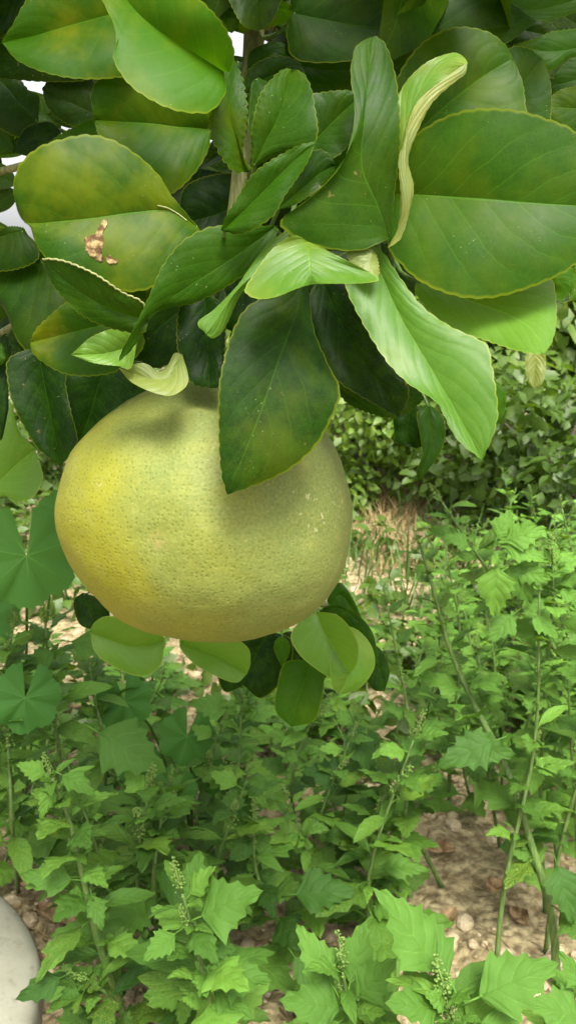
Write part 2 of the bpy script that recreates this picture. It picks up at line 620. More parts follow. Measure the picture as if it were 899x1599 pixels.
def leaf(mid, A, B, eA=-0.8, eB=-0.8, tone=0.3, yel=0.2, mat='citrus', bulge=0.10, n=56, ser=1.0, pet=True, wave=1.0, edge_d=None):
    """a citrus leaf: midrib points (px, px, depth), outline points of its two halves, how far the edges lie from the
    midrib in depth (cm, minus = nearer)"""
    global leaf_no
    leaf_no += 1
    sd_ = leaf_no * 1.37
    m = spline(mid, n)
    ends = (mid[0], mid[-1])
    sides = []
    for pts, e in ((A, eA), (B, eB)):
        full = [(ends[0][0], ends[0][1], 0.0)] + [(q[0], q[1], q[2] if len(q) > 2 else None) for q in pts] + [(ends[1][0], ends[1][1], 0.0)]
        k = len(full)
        full = [(q[0], q[1], (e * math.sin(math.pi * i / (k - 1)) ** 0.8 if 0 < i < k - 1 else 0.0) if q[2] is None else q[2]) for i, q in enumerate(full)]
        sides.append(spline(full, n))
    K = 6
    verts, uvs = [], []
    for i in range(n + 1):
        t_ = i / n
        c0 = P(*m[i])
        row = []
        for s, side in ((-1, sides[0]), (1, sides[1])):
            x, y, dd = side[i]
            e0 = P(x, y, m[i][2] + dd / 100.0)
            wv = (e0 - c0)
            if 0 < i < n and ser:
                ph = (i % 3)
                e0 = e0 + wv.normalized() * (0.00055 * ser * (0.0, 1.0, 0.75)[ph] - 0.0003)
            wl = wv.length
            for k in range(1, K + 1):
                f = k / K
                q = c0.lerp(e0, f)
                tocam = (CAM - q).normalized()
                bl = bulge * wl * 4 * f * (1 - f)
                und = wave * 0.0011 * f * noise.noise(Vector((t_ * 5.0, s * 3.1 + f, sd_))) * 2
                und += wave * 0.0022 * (f ** 2) * noise.noise(Vector((t_ * 2.4, s * 7.3, sd_ * 1.7)))
                q = q + tocam * (bl + und)
                row.append((s, k, q))
        left = [q for s, k, q in row if s < 0][::-1]
        right = [q for s, k, q in row if s > 0]
        verts += left + [c0, c0.copy()] + right
        uvs += [(0.5 * j / K, t_) for j in range(K)] + [(0.5, t_), (0.5, t_)] + [(0.5 + 0.5 * (j + 1) / K, t_) for j in range(K)]
    W = 2 * K + 2
    faces = []
    for i in range(n):
        for j in range(W - 1):
            if j == K: continue
            a = i * W + j
            faces.append((a, a + 1, a + W + 1, a + W))
    # face the camera side with the upper surface
    i = n // 2 * W + K
    nr = (verts[i + 3] - verts[i - 2]).cross(verts[i + W] - verts[i])
    if nr.dot(CAM - verts[i]) < 0:
        faces = [f[::-1] for f in faces]
    o = tpart('leaf', verts, faces, M[mat], uvs=uvs, origin=P(*mid[0]))
    o['tone'] = float(tone)
    o['yellowing'] = float(yel)
    o['seed'] = float(sd_)
    # raised midrib and the petiole that ties the leaf to its twig
    rib = [P(x, y, d) for x, y, d in m]
    if pet:
        b0 = rib[0]
        tgt = nearest(b0 + (b0 - rib[4]).normalized() * 0.02 + FW * 0.01)
        if (tgt - b0).length < 0.16:
            dirv = (b0 - rib[3]).normalized()
            L = (tgt - b0).length
            pts = [b0 - dirv * 0.002, b0 + (tgt - b0) * .35 + FW * 0.30 * L, tgt]
            vs, fs = tube(curve3(pts, 8), [.0008 + .00008 * i for i in range(9)], 6)
            tpart('petiole', vs, fs, M['petiole'], parent=o)
    return o


# --- upper left cluster
L2 = leaf([(350, 112, .345), (300, 80, .342), (258, 55, .340), (215, 20, .338), (185, -20, .338), (150, -75, .34)],
          [(352, 145), (331, 173), (308, 177), (272, 172), (234, 155), (200, 130), (177, 92), (182, 70), (178, 38), (160, 0), (150, -40)],
          [(359, 112), (366, 88), (362, 64), (345, 33), (312, -2), (270, -40), (210, -75)], -0.9, -1.2, .95, .45, bulge=.08)
L1 = leaf([(240, 5, .385), (170, 23, .38), (100, 42, .378), (50, 57, .376), (3, 65, .375)],
          [(235, 70), (205, 115), (176, 122), (150, 124), (110, 122), (66, 112), (30, 96), (14, 80)],
          [(220, -50), (150, -70), (90, -50), (45, -5), (22, 35)], -0.6, -0.7, .75, .85)
L3 = leaf([(330, 201, .395), (280, 198, .392), (240, 193, .39), (190, 190, .388), (148, 187, .385)],
          [(325, 235), (303, 272), (270, 302), (240, 300), (190, 260), (160, 220), (150, 200)],
          [(335, 170), (300, 120), (240, 90), (195, 90), (172, 102), (150, 127), (142, 150), (145, 175)], -0.6, -0.9, .60, .40)
leaf([(200, 190, .41), (150, 205, .41), (100, 222, .41), (58, 240, .41)],
     [(160, 178), (130, 192), (100, 206), (75, 224)], [(190, 230), (150, 240), (100, 248), (75, 246)], 0, 0, .7, .2)
L4 = leaf([(312, 358, .352), (268, 330, .348), (215, 331, .344), (150, 340, .340), (100, 345, .338), (45, 348, .338), (28, 330, .34)],
          [(268, 305), (250, 276), (220, 246), (180, 220), (140, 210), (100, 216), (60, 230), (32, 256), (22, 284), (22, 305)],
          [(300, 400), (262, 438), (215, 455), (165, 452), (115, 440), (80, 412), (57, 382), (48, 355), (36, 345)],
          -0.5, -0.2, .42, .50, bulge=.10)
L5 = leaf([(232, 500, .336), (190, 490, .332), (150, 472, .328), (110, 445, .327), (63, 405, .328)],
          [(222, 472), (190, 456), (150, 429), (110, 411), (85, 405)], [(222, 520), (170, 512), (125, 490), (90, 455), (72, 425)],
          -0.8, 0.3, .28, .1, bulge=.05, pet=False)
L6 = leaf([(215, 500, .395), (160, 508, .392), (100, 522, .39), (48, 535, .388)],
          [(205, 470), (160, 455), (110, 468), (70, 500), (54, 518)], [(225, 540), (190, 576), (150, 587), (102, 584), (65, 564), (50, 548)],
          -0.3, -0.3, .55, .95, pet=False)
L7 = leaf([(215, 535, .350), (180, 548, .345), (150, 553, .342), (111, 554, .340)], [(200, 511), (178, 512), (145, 524), (124, 541)],
          [(205, 575), (185, 572), (150, 568), (125, 560)], -0.2, -0.2, .95, .10, ser=.4, pet=False, mat='citrus_light')
leaf([(232, 470, .36), (205, 470, .36), (170, 447, .36)], [(225, 450), (200, 446)], [(225, 478), (195, 470)], 0, 0, .45, .1, ser=.3, pet=False)
L8 = leaf([(432, 352, .345), (400, 377, .342), (350, 412, .338), (300, 444, .336), (245, 482, .334), (210, 522, .333), (186, 564, .333)],
          [(400, 352), (360, 352), (330, 354), (300, 366), (276, 385), (252, 418), (234, 460), (208, 515), (190, 548)],
          [(428, 385), (395, 418), (350, 450), (302, 474), (258, 482), (232, 500), (212, 538), (196, 556)], -0.6, 0.5, .42, .05, bulge=.08)
L9 = leaf([(110, 400, .45), (60, 412, .45), (0, 424, .45), (-50, 436, .455)], [(95, 370), (60, 392), (30, 370), (-10, 352), (-40, 390)],
          [(112, 460), (100, 500), (62, 556), (30, 535), (5, 480), (-30, 460)], -0.6, -0.6, .22, .1)
leaf([(40, 360, .44), (20, 364, .44), (-30, 380, .44)], [(35, 355), (10, 355)], [(62, 400), (30, 420), (-10, 420)], 0, 0, .2, .1)
L10 = leaf([(60, 540, .44), (70, 600, .44), (82, 660, .438), (96, 728, .436)], [(104, 570), (103, 600), (112, 645), (121, 692)],
           [(14, 560), (13, 600), (24, 640), (58, 698)], -0.5, -0.7, .06, .0)
L11 = leaf([(170, 560, .46), (155, 600, .46), (140, 650, .46), (120, 700, .46)], [(230, 570), (225, 620), (180, 680)], [(95, 565), (92, 620), (105, 675)],
           0, -0.4, .04, .0)
L12 = leaf([(-45, 800, .56), (0, 752, .55), (30, 722, .55), (56, 700, .55)], [(-60, 720), (-20, 640), (14, 622), (30, 672)],
           [(-10, 782), (8, 775), (32, 784), (55, 774), (68, 745), (60, 718)], -0.3, -0.6, .85, .05, ser=.3, mat='citrus_light')
leaf([(10, 520, .47), (12, 560, .47), (14, 640, .47)], [(-40, 560), (-20, 620), (0, 690)], [(18, 545), (14, 580)], 0, 0, .05, 0)
leaf([(-20, 530, .46), (-5, 545, .46), (10, 560, .46)], [(-10, 525), (4, 540)], [(-20, 560), (0, 570)], 0, 0, .6, 0)
leaf([(150, 55, .44), (70, 92, .44), (-40, 118, .44)], [(110, 60), (40, 40), (-10, 80)], [(150, 118), (80, 128), (0, 122)], 0, .4, .10, .1)
leaf([(80, -60, .45), (30, 0, .45), (-40, 70, .45)], [(20, -60), (-40, 0)], [(90, -20), (50, 60), (0, 80)], 0, 0, .22, .1)
leaf([(175, 190, .45), (120, 165, .45), (66, 138, .45)], [(150, 128), (110, 117), (82, 120)], [(160, 200), (110, 196), (76, 170)], 0, .2, .14, .1)
leaf([(300, 260, .47), (300, 320, .47), (310, 380, .47)], [(255, 280), (255, 350)], [(365, 280), (360, 350)], 0, 0, .02, 0)  # near-black tone on these fillers paints the shade in the gaps
leaf([(380, 300, .46), (350, 330, .46), (280, 350, .46)], [(360, 270), (290, 290)], [(380, 360), (320, 390)], 0, 0, .05, 0)
leaf([(450, 400, .42), (400, 440, .42), (330, 500, .42)], [(400, 390), (320, 440)], [(460, 470), (400, 530)], 0, 0, .02, 0)
leaf([(620, 420, .43), (560, 440, .43), (480, 500, .43)], [(560, 390), (480, 430)], [(620, 500), (540, 540)], 0, 0, .02, 0)
leaf([(60, 190, .49), (30, 160, .49), (2, 128, .49), (-40, 100, .49)], [(62, 150), (45, 140), (10, 100)], [(40, 215), (0, 200), (-40, 150)], 0, .2, .16, .1)
leaf([(100, 215, .48), (60, 225, .48), (22, 238, .48)], [(80, 190), (40, 200)], [(85, 238), (50, 244)], 0, .2, .05, .0)
leaf([(-60, 150, .5), (-10, 190, .5), (24, 240, .5)], [(0, 140), (20, 190)], [(-50, 200), (-10, 240)], 0, .2, .35, .2)
leaf([(90, -70, .43), (30, -20, .43), (-30, 50, .43)], [(50, -60), (-10, -10)], [(90, -30), (40, 20), (0, 60)], 0, .3, .10, .0)
# --- round the fruit's stalk
L13 = leaf([(285, 553, .358), (262, 590, .352), (225, 588, .352), (186, 575, .356)], [(272, 552), (260, 574), (246, 580), (229, 568), (205, 569)],
           [(294, 596), (270, 617), (240, 613), (206, 597)], .2, -.8, .7, .6, mat='citrus_pale', ser=0, n=36, pet=False)
L14 = leaf([(320, 455, .372), (322, 500, .37), (325, 550, .368), (328, 606, .365)], [(285, 470), (276, 510), (280, 560), (300, 598)],
           [(350, 480), (352, 530), (348, 580), (342, 604)], -.2, -.2, .02, .0)
leaf([(345, 430, .40), (300, 470, .40), (240, 520, .40), (215, 560, .40)], [(300, 430), (230, 480), (205, 530)], [(350, 480), (300, 540), (250, 575)], 0, 0, .03, .0, pet=False)
L15 = leaf([(474, 430, .345), (462, 490, .343), (432, 570, .338), (400, 660, .334), (372, 730, .333), (355, 772, .334)],
           [(430, 455), (385, 480), (362, 520), (350, 560), (342, 602), (341, 650), (342, 700), (346, 742)],
           [(482, 455), (490, 515), (512, 568), (531, 612), (514, 660), (490, 700), (450, 734), (400, 757)], -0.1, 0.6, .12, .18, bulge=.04)
L16 = leaf([(500, 430, .375), (530, 500, .373), (565, 560, .37), (600, 610, .368), (622, 652, .368)],
           [(480, 470), (487, 520), (502, 560), (528, 596), (562, 618), (596, 638)], [(545, 440), (580, 520), (612, 570), (637, 605), (634, 630)],
           -.3, -.2, .0, .05)  # lowest tone: shade between the leaves put into its colour
leaf([(520, 600, .39), (560, 625, .39), (600, 640, .385), (662, 622, .383)], [(540, 590), (600, 600), (645, 600)], [(540, 628), (575, 645), (612, 652), (645, 638)], 0, .2, .25, .2)
# --- centre
L18 = leaf([(478, 376, .328), (482, 395, .322), (484, 420, .318), (485, 444, .318)],
           [(462, 367, -.3), (440, 376, -.2), (420, 394, -.1), (402, 418, -.0), (384, 446, .0), (383, 458, -.1), (402, 467, -.4), (430, 464, -.6), (460, 452, -.7)],
           [(500, 385, -.3), (540, 406, -.2), (570, 421, .0), (588, 431, .1), (591, 438, .1), (570, 442, -.2), (540, 443, -.4), (510, 443, -.5)], 0, 0, .50, .55, bulge=.04, ser=.6, pet=False, mat='citrus_light')
leaf([(455, 362, .338), (430, 395, .334), (400, 425, .332), (365, 460, .331), (322, 522, .331)],
     [(446, 361), (418, 380), (388, 420), (368, 448), (335, 482), (308, 504)], [(452, 380), (425, 420), (396, 440), (376, 460), (350, 515), (332, 529)], .3, .5, .55, .35, ser=.3, pet=False, mat='citrus_light')
leaf([(580, 388, .336), (575, 410, .334), (585, 438, .332)], [(555, 388), (540, 396), (555, 420)], [(588, 400), (592, 425)], .2, .2, .6, .6, mat='citrus_pale', pet=False, n=30)
L17 = leaf([(578, 385, .350), (596, 430, .345), (626, 496, .338), (668, 568, .330), (708, 636, .323), (735, 685, .319), (752, 718, .317)],
           [(548, 400), (538, 440), (558, 490), (600, 560), (636, 598), (662, 615), (684, 632), (706, 676), (728, 700)],
           [(596, 392), (622, 430), (658, 477), (700, 508), (757, 536), (766, 562), (775, 618), (776, 655), (765, 690)],
           -.2, -.7, .45, .30, bulge=.07, mat='citrus_light')
L19 = leaf([(608, 372, .338), (590, 322, .335), (565, 258, .330), (568, 190, .328), (575, 120, .332), (581, 57, .338)],
           [(600, 376), (560, 391), (510, 388), (462, 372), (437, 346), (480, 312), (530, 262), (550, 205), (553, 160), (547, 115), (556, 72)],
           [(611, 345), (617, 290), (625, 230), (623, 160), (615, 108), (603, 72), (590, 58)], -.5, .2, .34, .10, bulge=.05)
L20 = leaf([(604, 388, .330), (636, 325, .322), (632, 255, .318), (640, 195, .318), (672, 140, .318), (728, 98, .322)],
           [(612, 378), (622, 345), (624, 300), (621, 252), (628, 225), (640, 180), (662, 145), (700, 118)],
           [(627, 370), (644, 310), (645, 285), (637, 252), (645, 222), (672, 165), (703, 134), (727, 114)],
           0, .3, .85, .8, mat='citrus_pale', bulge=.1, ser=.5, pet=False)
leaf([(618, 262, .335), (628, 215, .332), (650, 150, .330), (695, 100, .327), (730, 100, .322)],
     [(610, 235), (621, 150), (658, 102), (705, 82), (725, 90)], [(628, 240), (642, 195), (664, 150), (712, 118)], .3, -.3, .7, .9, ser=.4, bulge=0, pet=False, mat='citrus_light')
L26 = leaf([(394, 262, .345), (415, 220, .342), (440, 170, .340), (455, 108, .342)], [(391, 240), (394, 195), (405, 150), (425, 122), (442, 108)],
           [(440, 240), (478, 232), (496, 212), (492, 170), (485, 135), (472, 113)], -.3, -.3, .40, .15, n=48)
L27 = leaf([(345, 360, .328), (380, 330, .325), (420, 290, .322), (460, 250, .320), (494, 222, .320)], [(352, 340), (372, 305), (402, 265), (448, 236), (475, 224)],
           [(372, 366), (400, 356), (428, 335), (445, 305), (475, 262), (488, 236)], -.2, -.3, .42, .08, n=48)
L28 = leaf([(470, 240, .36), (505, 205, .358), (540, 170, .357), (566, 148, .357)], [(470, 190), (480, 152), (510, 143), (545, 141)],
           [(492, 240), (522, 246), (545, 225), (564, 200), (572, 172)], -.2, -.4, .28, .1, n=44)
L29 = leaf([(430, 330, .355), (465, 300, .352), (500, 270, .352), (524, 258, .352)], [(440, 290), (470, 250), (496, 233), (515, 242)],
           [(455, 322), (480, 308), (505, 285), (520, 268)], -.2, -.2, .18, .05, n=40)
L30 = leaf([(392, 266, .365), (372, 225, .358), (358, 170, .355), (369, 92, .356)], [(368, 268), (345, 242), (328, 202), (330, 170), (335, 122), (352, 105)],
           [(403, 270), (386, 262), (379, 235), (385, 175), (378, 125), (372, 108)], -.3, .0, .38, .30, n=48, ser=2.2)
leaf([(402, 120, .39), (395, 150, .388), (392, 190, .387), (397, 235, .387)], [(420, 130), (422, 150), (412, 190)], [(392, 130), (388, 160), (388, 205)], 0, 0, .38, .0, ser=.3, n=36)
L32 = leaf([(382, 150, .40), (410, 125, .398), (445, 112, .396), (480, 120, .395)], [(383, 118), (402, 97), (432, 87), (464, 95)], [(400, 170), (440, 170), (475, 150)], -.3, -.2, .10, .05, n=40)
leaf([(385, 110, .41), (410, 85, .41), (440, 76, .41), (455, 84, .41)], [(390, 80), (420, 66), (445, 68)], [(400, 112), (430, 100), (450, 95)], 0, 0, .3, .0, n=36, ser=.2)
L31 = leaf([(398, -70, .39), (400, -30, .388), (402, 10, .386), (402, 48, .386)], [(350, -50), (354, -10), (372, 30), (386, 44)], [(445, -50), (446, -20), (436, 10), (420, 40)], -.3, -.3, .14, .1)
leaf([(345, -10, .40), (350, 20, .40), (362, 52, .40)], [(310, -10), (325, 15), (345, 42)], [(375, -10), (374, 15), (372, 40)], 0, 0, .72, .2, n=36)
leaf([(430, 40, .43), (445, 20, .43), (470, -20, .43)], [(418, 30), (430, 5), (450, -15)], [(450, 60), (475, 45), (490, 5)], 0, 0, .3, .1, n=36)
# --- right cluster
L21 = leaf([(598, 302, .352), (640, 303, .346), (700, 307, .340), (760, 311, .334), (830, 317, .330), (899, 321, .328), (965, 322, .328)],
           [(610, 240), (642, 214), (690, 184), (740, 170), (800, 171), (850, 184), (899, 206), (945, 260)],
           [(606, 385), (625, 412), (650, 436), (690, 456), (735, 466), (785, 462), (850, 440), (899, 412), (950, 360)], -.5, -.3, .45, .18, bulge=.06, n=66)
L22 = leaf([(640, 215, .385), (690, 170, .38), (745, 125, .378), (800, 90, .378)], [(615, 150), (628, 105), (662, 64), (710, 42), (760, 49), (788, 70)],
           [(690, 225), (760, 215), (822, 200), (820, 165), (815, 128)], -.2, -.3, .42, .22)
L23 = leaf([(760, 190, .40), (800, 150, .398), (830, 110, .397), (846, 92, .397)], [(770, 120), (795, 75), (825, 76)], [(800, 215), (852, 215), (860, 180), (859, 130)], 0, -.3, .40, .18)
L24 = leaf([(455, 20, .41), (560, 40, .405), (660, 50, .40), (750, 45, .40), (837, 33, .40)],
           [(460, -20), (540, -60), (640, -60), (740, -40), (800, 5)], [(448, 55), (460, 92), (520, 98), (580, 88), (645, 72), (710, 68), (782, 70)], .4, -.5, .20, .12)
leaf([(450, 100, .43), (520, 110, .428), (600, 108, .426), (680, 90, .425)], [(480, 80), (560, 70), (640, 70)], [(465, 140), (520, 149), (580, 148), (640, 125)], 0, 0, .55, .2)
leaf([(690, -30, .42), (770, 10, .42), (840, 15, .42), (930, -10, .42)], [(740, -40), (820, -40), (890, -40)], [(740, 10), (800, 28), (850, 32), (899, 18)], 0, 0, .62, .1)
leaf([(960, 60, .41), (900, 75, .41), (850, 80, .41), (800, 70, .41)], [(930, 45), (868, 48), (840, 58)], [(940, 85), (890, 90), (858, 110), (825, 100)], 0, 0, .62, .25)
leaf([(960, 90, .43), (910, 120, .43), (858, 135, .43)], [(940, 70), (890, 92), (868, 115)], [(960, 140), (910, 150), (875, 150)], 0, 0, .55, .1)
leaf([(960, 170, .42), (910, 170, .42), (845, 165, .42)], [(940, 140), (880, 138)], [(950, 210), (900, 212), (860, 190)], 0, 0, .5, .4)
leaf([(790, 40, .44), (830, 50, .44), (880, 60, .44)], [(800, 20), (850, 30)], [(790, 70), (840, 80)], 0, 0, .15, .1)
L36 = leaf([(650, 440, .360), (720, 465, .353), (790, 490, .342), (830, 515, .330), (848, 553, .318)],
           [(700, 440), (770, 430), (830, 425), (858, 430), (868, 468), (866, 515), (858, 540)],
           [(648, 458), (672, 488), (702, 512), (758, 532), (800, 546), (828, 552)], .6, -.5, .8, .10, bulge=.10, mat='citrus_light')  # pale leaf colour stands in for the sky's sheen on this blade
L37 = leaf([(850, 420, .37), (868, 435, .37), (885, 455, .37), (878, 472, .37)], [(870, 412), (890, 416), (896, 440)], [(855, 445), (866, 466)], 0, .3, .68, .3, n=36)
leaf([(920, 395, .40), (900, 440, .40), (888, 470, .40)], [(899, 410), (888, 440)], [(940, 430), (915, 470)], 0, 0, .6, .3)
L38 = leaf([(835, 545, .42), (835, 570, .42), (833, 608, .42)], [(821, 552), (820, 580), (825, 600)], [(850, 552), (851, 580), (845, 600)], -.2, -.2, .85, .3, mat='citrus_pale', ser=0, n=30)
leaf([(768, 590, .45), (775, 620, .45), (772, 665, .45)], [(760, 600), (762, 640)], [(788, 610), (786, 645)], 0, 0, .7, .1, ser=0, n=30)
L39 = leaf([(640, 630, .47), (638, 655, .47), (636, 680, .47), (650, 700, .47)], [(615, 645), (614, 670), (618, 692)], [(662, 640), (664, 670), (660, 695)], 0, -.2, .06, .0, mat='citrus', ser=.3, n=36)
leaf([(668, 630, .46), (672, 665, .458), (670, 700, .457), (658, 735, .457), (652, 752, .46)], [(650, 645), (655, 680), (658, 710), (649, 738)],
     [(690, 648), (695, 678), (688, 705), (668, 735)], -.2, .3, .22, .05, ser=.3, n=40)
# --- lower branch, below and behind the fruit
leaf([(495, 955, .575), (505, 985, .57), (525, 1020, .568), (546, 1052, .567)], [(470, 968), (454, 992), (462, 1015), (482, 1036), (520, 1060)],
     [(525, 960), (546, 980), (559, 1008), (557, 1036)], 0, -2.6, .75, .05, ser=0, bulge=.05, mat='citrus_light')
leaf([(535, 975, .585), (550, 1010, .583), (545, 1050, .58), (528, 1086, .58)], [(520, 1000), (515, 1040), (518, 1070)], [(560, 985), (580, 1010), (584, 1042), (562, 1074)],
     -1.6, .6, .8, .35, ser=0, bulge=.12, mat='citrus_light')
leaf([(490, 960, .60), (530, 950, .597), (570, 985, .595), (592, 1040, .595)], [(515, 945), (545, 950), (580, 985)], [(520, 975), (560, 1000), (578, 1040)], 0, .4, .2, .05, ser=0)
leaf([(505, 960, .62), (530, 930, .62), (555, 960, .62), (575, 1000, .62)], [(515, 925), (532, 910), (556, 945)], [(510, 975), (540, 985), (565, 1000)], 0, .4, .3, .1, ser=0)
leaf([(485, 1030, .60), (475, 1065, .598), (462, 1100, .596), (455, 1135, .596)], [(445, 1035), (432, 1075), (430, 1110)], [(505, 1050), (502, 1090), (490, 1125)], .2, -.6, .60, .1, ser=0)
leaf([(440, 992, .61), (443, 1010, .61), (440, 1042, .61)], [(430, 1000), (428, 1015)], [(452, 1005), (450, 1025)], 0, 0, .55, .1, ser=0, n=30)
leaf([(280, 1000, .57), (315, 1015, .567), (350, 1030, .566), (386, 1052, .566)], [(295, 985), (350, 990), (386, 1010), (391, 1035)],
     [(283, 1015), (305, 1038), (335, 1055), (368, 1066)], -1.3, -.6, .9, .05, ser=0, mat='citrus_light')
leaf([(140, 985, .62), (175, 1000, .617), (215, 1010, .616), (258, 1000, .616)], [(150, 970), (172, 962), (215, 975), (250, 990)],
     [(150, 1020), (185, 1045), (222, 1056), (250, 1040)], -1.5, -.5, .85, .15, ser=0, mat='citrus_light')
leaf([(420, 985, .66), (400, 1020, .66), (380, 1070, .66)], [(370, 990), (340, 1040), (350, 1080)], [(455, 1000), (450, 1050), (410, 1090)], 0, 0, .02, 0, ser=0)  # near-black leaves fill the shadow gap here, shade painted by tone
leaf([(480, 990, .67), (470, 1020, .67), (440, 1080, .67)], [(440, 990), (420, 1050)], [(520, 1010), (500, 1070)], 0, 0, .02, 0, ser=0)
leaf([(130, 925, .64), (140, 955, .64), (155, 985, .64)], [(115, 940), (125, 975)], [(165, 940), (172, 975)], 0, 0, .05, 0, ser=0)
leaf([(560, 1010, .66), (590, 1040, .66), (600, 1080, .66)], [(590, 1010), (608, 1045)], [(560, 1040), (580, 1075)], 0, 0, .05, 0, ser=0)


from mathutils.bvhtree import BVHTree


def surf(o):
    w0 = world_of(o)
    bv = BVHTree.FromPolygons([v.co + w0 for v in o.data.vertices], [tuple(p.vertices) for p in o.data.polygons])

    def hit(x, y, lift=.0003):
        dirv = (P(x, y, 1) - CAM).normalized()
        h = bv.ray_cast(CAM, dirv)[0]
        if h is None:
            h = bv.find_nearest(P(x, y, .34))[0]
        return h - dirv * lift
    return hit


def patch(parent, pts, mat, name, seed_=0):
    hit = surf(parent)
    n = len(pts)
    cx = sum(p[0] for p in pts) / n
    cy = sum(p[1] for p in pts) / n
    out = spline(list(pts) + [pts[0]], n * 6)[:-1]
    vs = [hit(cx, cy, .0007)]
    fs = []
    k = len(out)
    for ring, f, th in ((0, .35, .0006), (1, .7, .0005), (2, .93, .0005), (3, 1.0, .0002)):
        for i, (x, y) in enumerate(out):
            jit = 1 + .12 * noise.noise(Vector((i * .9, ring * 3.0, seed_)))
            vs.append(hit(cx + (x - cx) * f * jit, cy + (y - cy) * f * jit, th + .0003 * noise.noise(Vector((i * .5, ring, seed_ + 9)))))
    for i in range(k):
        j = (i + 1) % k
        fs.append((0, 1 + i, 1 + j))
        for r_ in (0, 1, 2):
            a, b = 1 + r_ * k, 1 + (r_ + 1) * k
            fs.append((a + i, b + i, b + j, a + j))
    tpart(name, vs, fs, mat, parent=parent)


patch(L4, [(163, 341), (168, 350), (160, 362), (163, 378), (158, 398), (163, 408), (150, 406), (136, 394), (133, 380), (133, 371), (148, 365), (157, 350)], M['dry'], 'dry_patch', 3)
patch(L4, [(165, 402), (172, 398), (176, 404), (184, 404), (183, 411), (170, 412)], M['dry'], 'dry_patch', 5)
hit4 = surf(L4)
for pl in ([(246, 321), (262, 325), (278, 334), (292, 345)],):
    c = [hit4(x, y, .0005) for x, y in spline(pl, 20)]
    vs, fs = tube(c, [.00030 + .00016 * noise.noise(Vector((i * .8, 1, 1))) for i in range(21)], 6)
    tpart('torn_edge', vs, fs, M['torn'], parent=L4)
rv = [v.co + world_of(L5) for v in L5.data.vertices]
e0_, e1_ = rv[0::14], rv[13::14]                # the two margins of the blade
c = max((e0_, e1_), key=lambda q: sum(v.z for v in q))[1:-1]
vs, fs = tube(c, [.00042 + .0001 * noise.noise(Vector((i * .9, 2, 2))) for i in range(len(c))], 6)
tpart('leaf_rim', vs, fs, M['torn'], parent=L5)

# --- the crown behind: leaves of the same tree, farther back
def proto_citrus(k):
    rr = random.Random(100 + k)
    n, K = 14, 3
    vs, uvs, fs = [], [], []
    asp = 0.27 + 0.05 * rr.random()
    bend = 0.25 * (rr.random() - .2)
    fold = 0.25 + .3 * rr.random()
    for i in range(n + 1):
        t_ = i / n
        wd = asp * math.sin(math.pi * t_ ** 0.85) ** 0.75 if 0 < i < n else 0.0
        for j in range(-K, K + 1):
            f = j / K
            x = f * wd
            z = fold * abs(x) * (1.1 - .7 * abs(f)) - bend * t_ * t_ + .02 * noise.noise(Vector((t_ * 4, f * 1.5, k * 5.0)))
            vs.append(Vector((x, t_, z)))
            uvs.append((0.5 + 0.5 * f, t_))
    W = 2 * K + 1
    for i in range(n):
        for j in range(W - 1):
            a = i * W + j
            fs.append((a, a + 1, a + W + 1, a + W))
    return mesh('citrus_leaf', vs, fs, M['citrus'], uvs)


def orient(base, dirv, nrm, s, roll=0.0):
    y = dirv.normalized()
    x = y.cross(nrm)
    if x.length < 1e-4: x = y.orthogonal()
    x.normalize()
    z = x.cross(y)
    m = Matrix((x, y, z)).transposed().to_4x4()
    m = m @ Matrix.Rotation(roll, 4, 'Y')
    return Matrix.Translation(base) @ m @ Matrix.Diagonal((s, s, s, 1))


protos = [proto_citrus(k) for k in range(5)]
r3 = random.Random(21)
gaps = [(11, 136, 8), (32, 130, 6), (20, 256, 16), (42, 255, 8), (18, 318, 8), (36, 345, 12), (50, 370, 6), (376, 70, 10), (142, 181, 6), (2, 160, 4), (60, 133, 4)]
made, tries = 0, 0
while made < 185 and tries < 9000:
    tries += 1
    d = .47 + .33 * r3.random()
    x = -60 + 1010 * r3.random()
    y = -120 + 680 * r3.random()
    if x > 480 and y > 420: continue
    if 180 < x and y > 500: continue
    s = .055 + .04 * r3.random()
    base = P(x, y, d)
    dv = Vector((r3.uniform(-1, 1), r3.uniform(-.4, .4), r3.uniform(-1, .35))).normalized()
    nr = Vector((r3.uniform(-.5, .5), -r3.uniform(.5, 1), r3.uniform(.1, .8))).normalized()
    tip = base + dv * s
    bad = False
    for q in (base, base.lerp(tip, .3), base.lerp(tip, .5), base.lerp(tip, .7), tip):
        qx, qy, qd = to_px(q)
        hw = s * .22 * FPX / qd
        for gx, gy, gr in gaps:
            if math.hypot(qx - gx, qy - gy) < gr + hw * .9: bad = True
        if qx > 500 and qy > 480 or (qx > 120 and qy > 620): bad = True
    if bad: continue
    o = link('leaf', protos[made % 5], tree)
    o.matrix_basis = INV @ orient(base, dv, nr, s, r3.uniform(-.5, .5))
    o['tone'] = r3.uniform(.0, .35)  # low tones put the crown's inner shade into the leaf colour
    o['yellowing'] = r3.uniform(0, .3)
    o['seed'] = r3.uniform(0, 50)
    made += 1
print('crown leaves', made, 'hero', leaf_no)

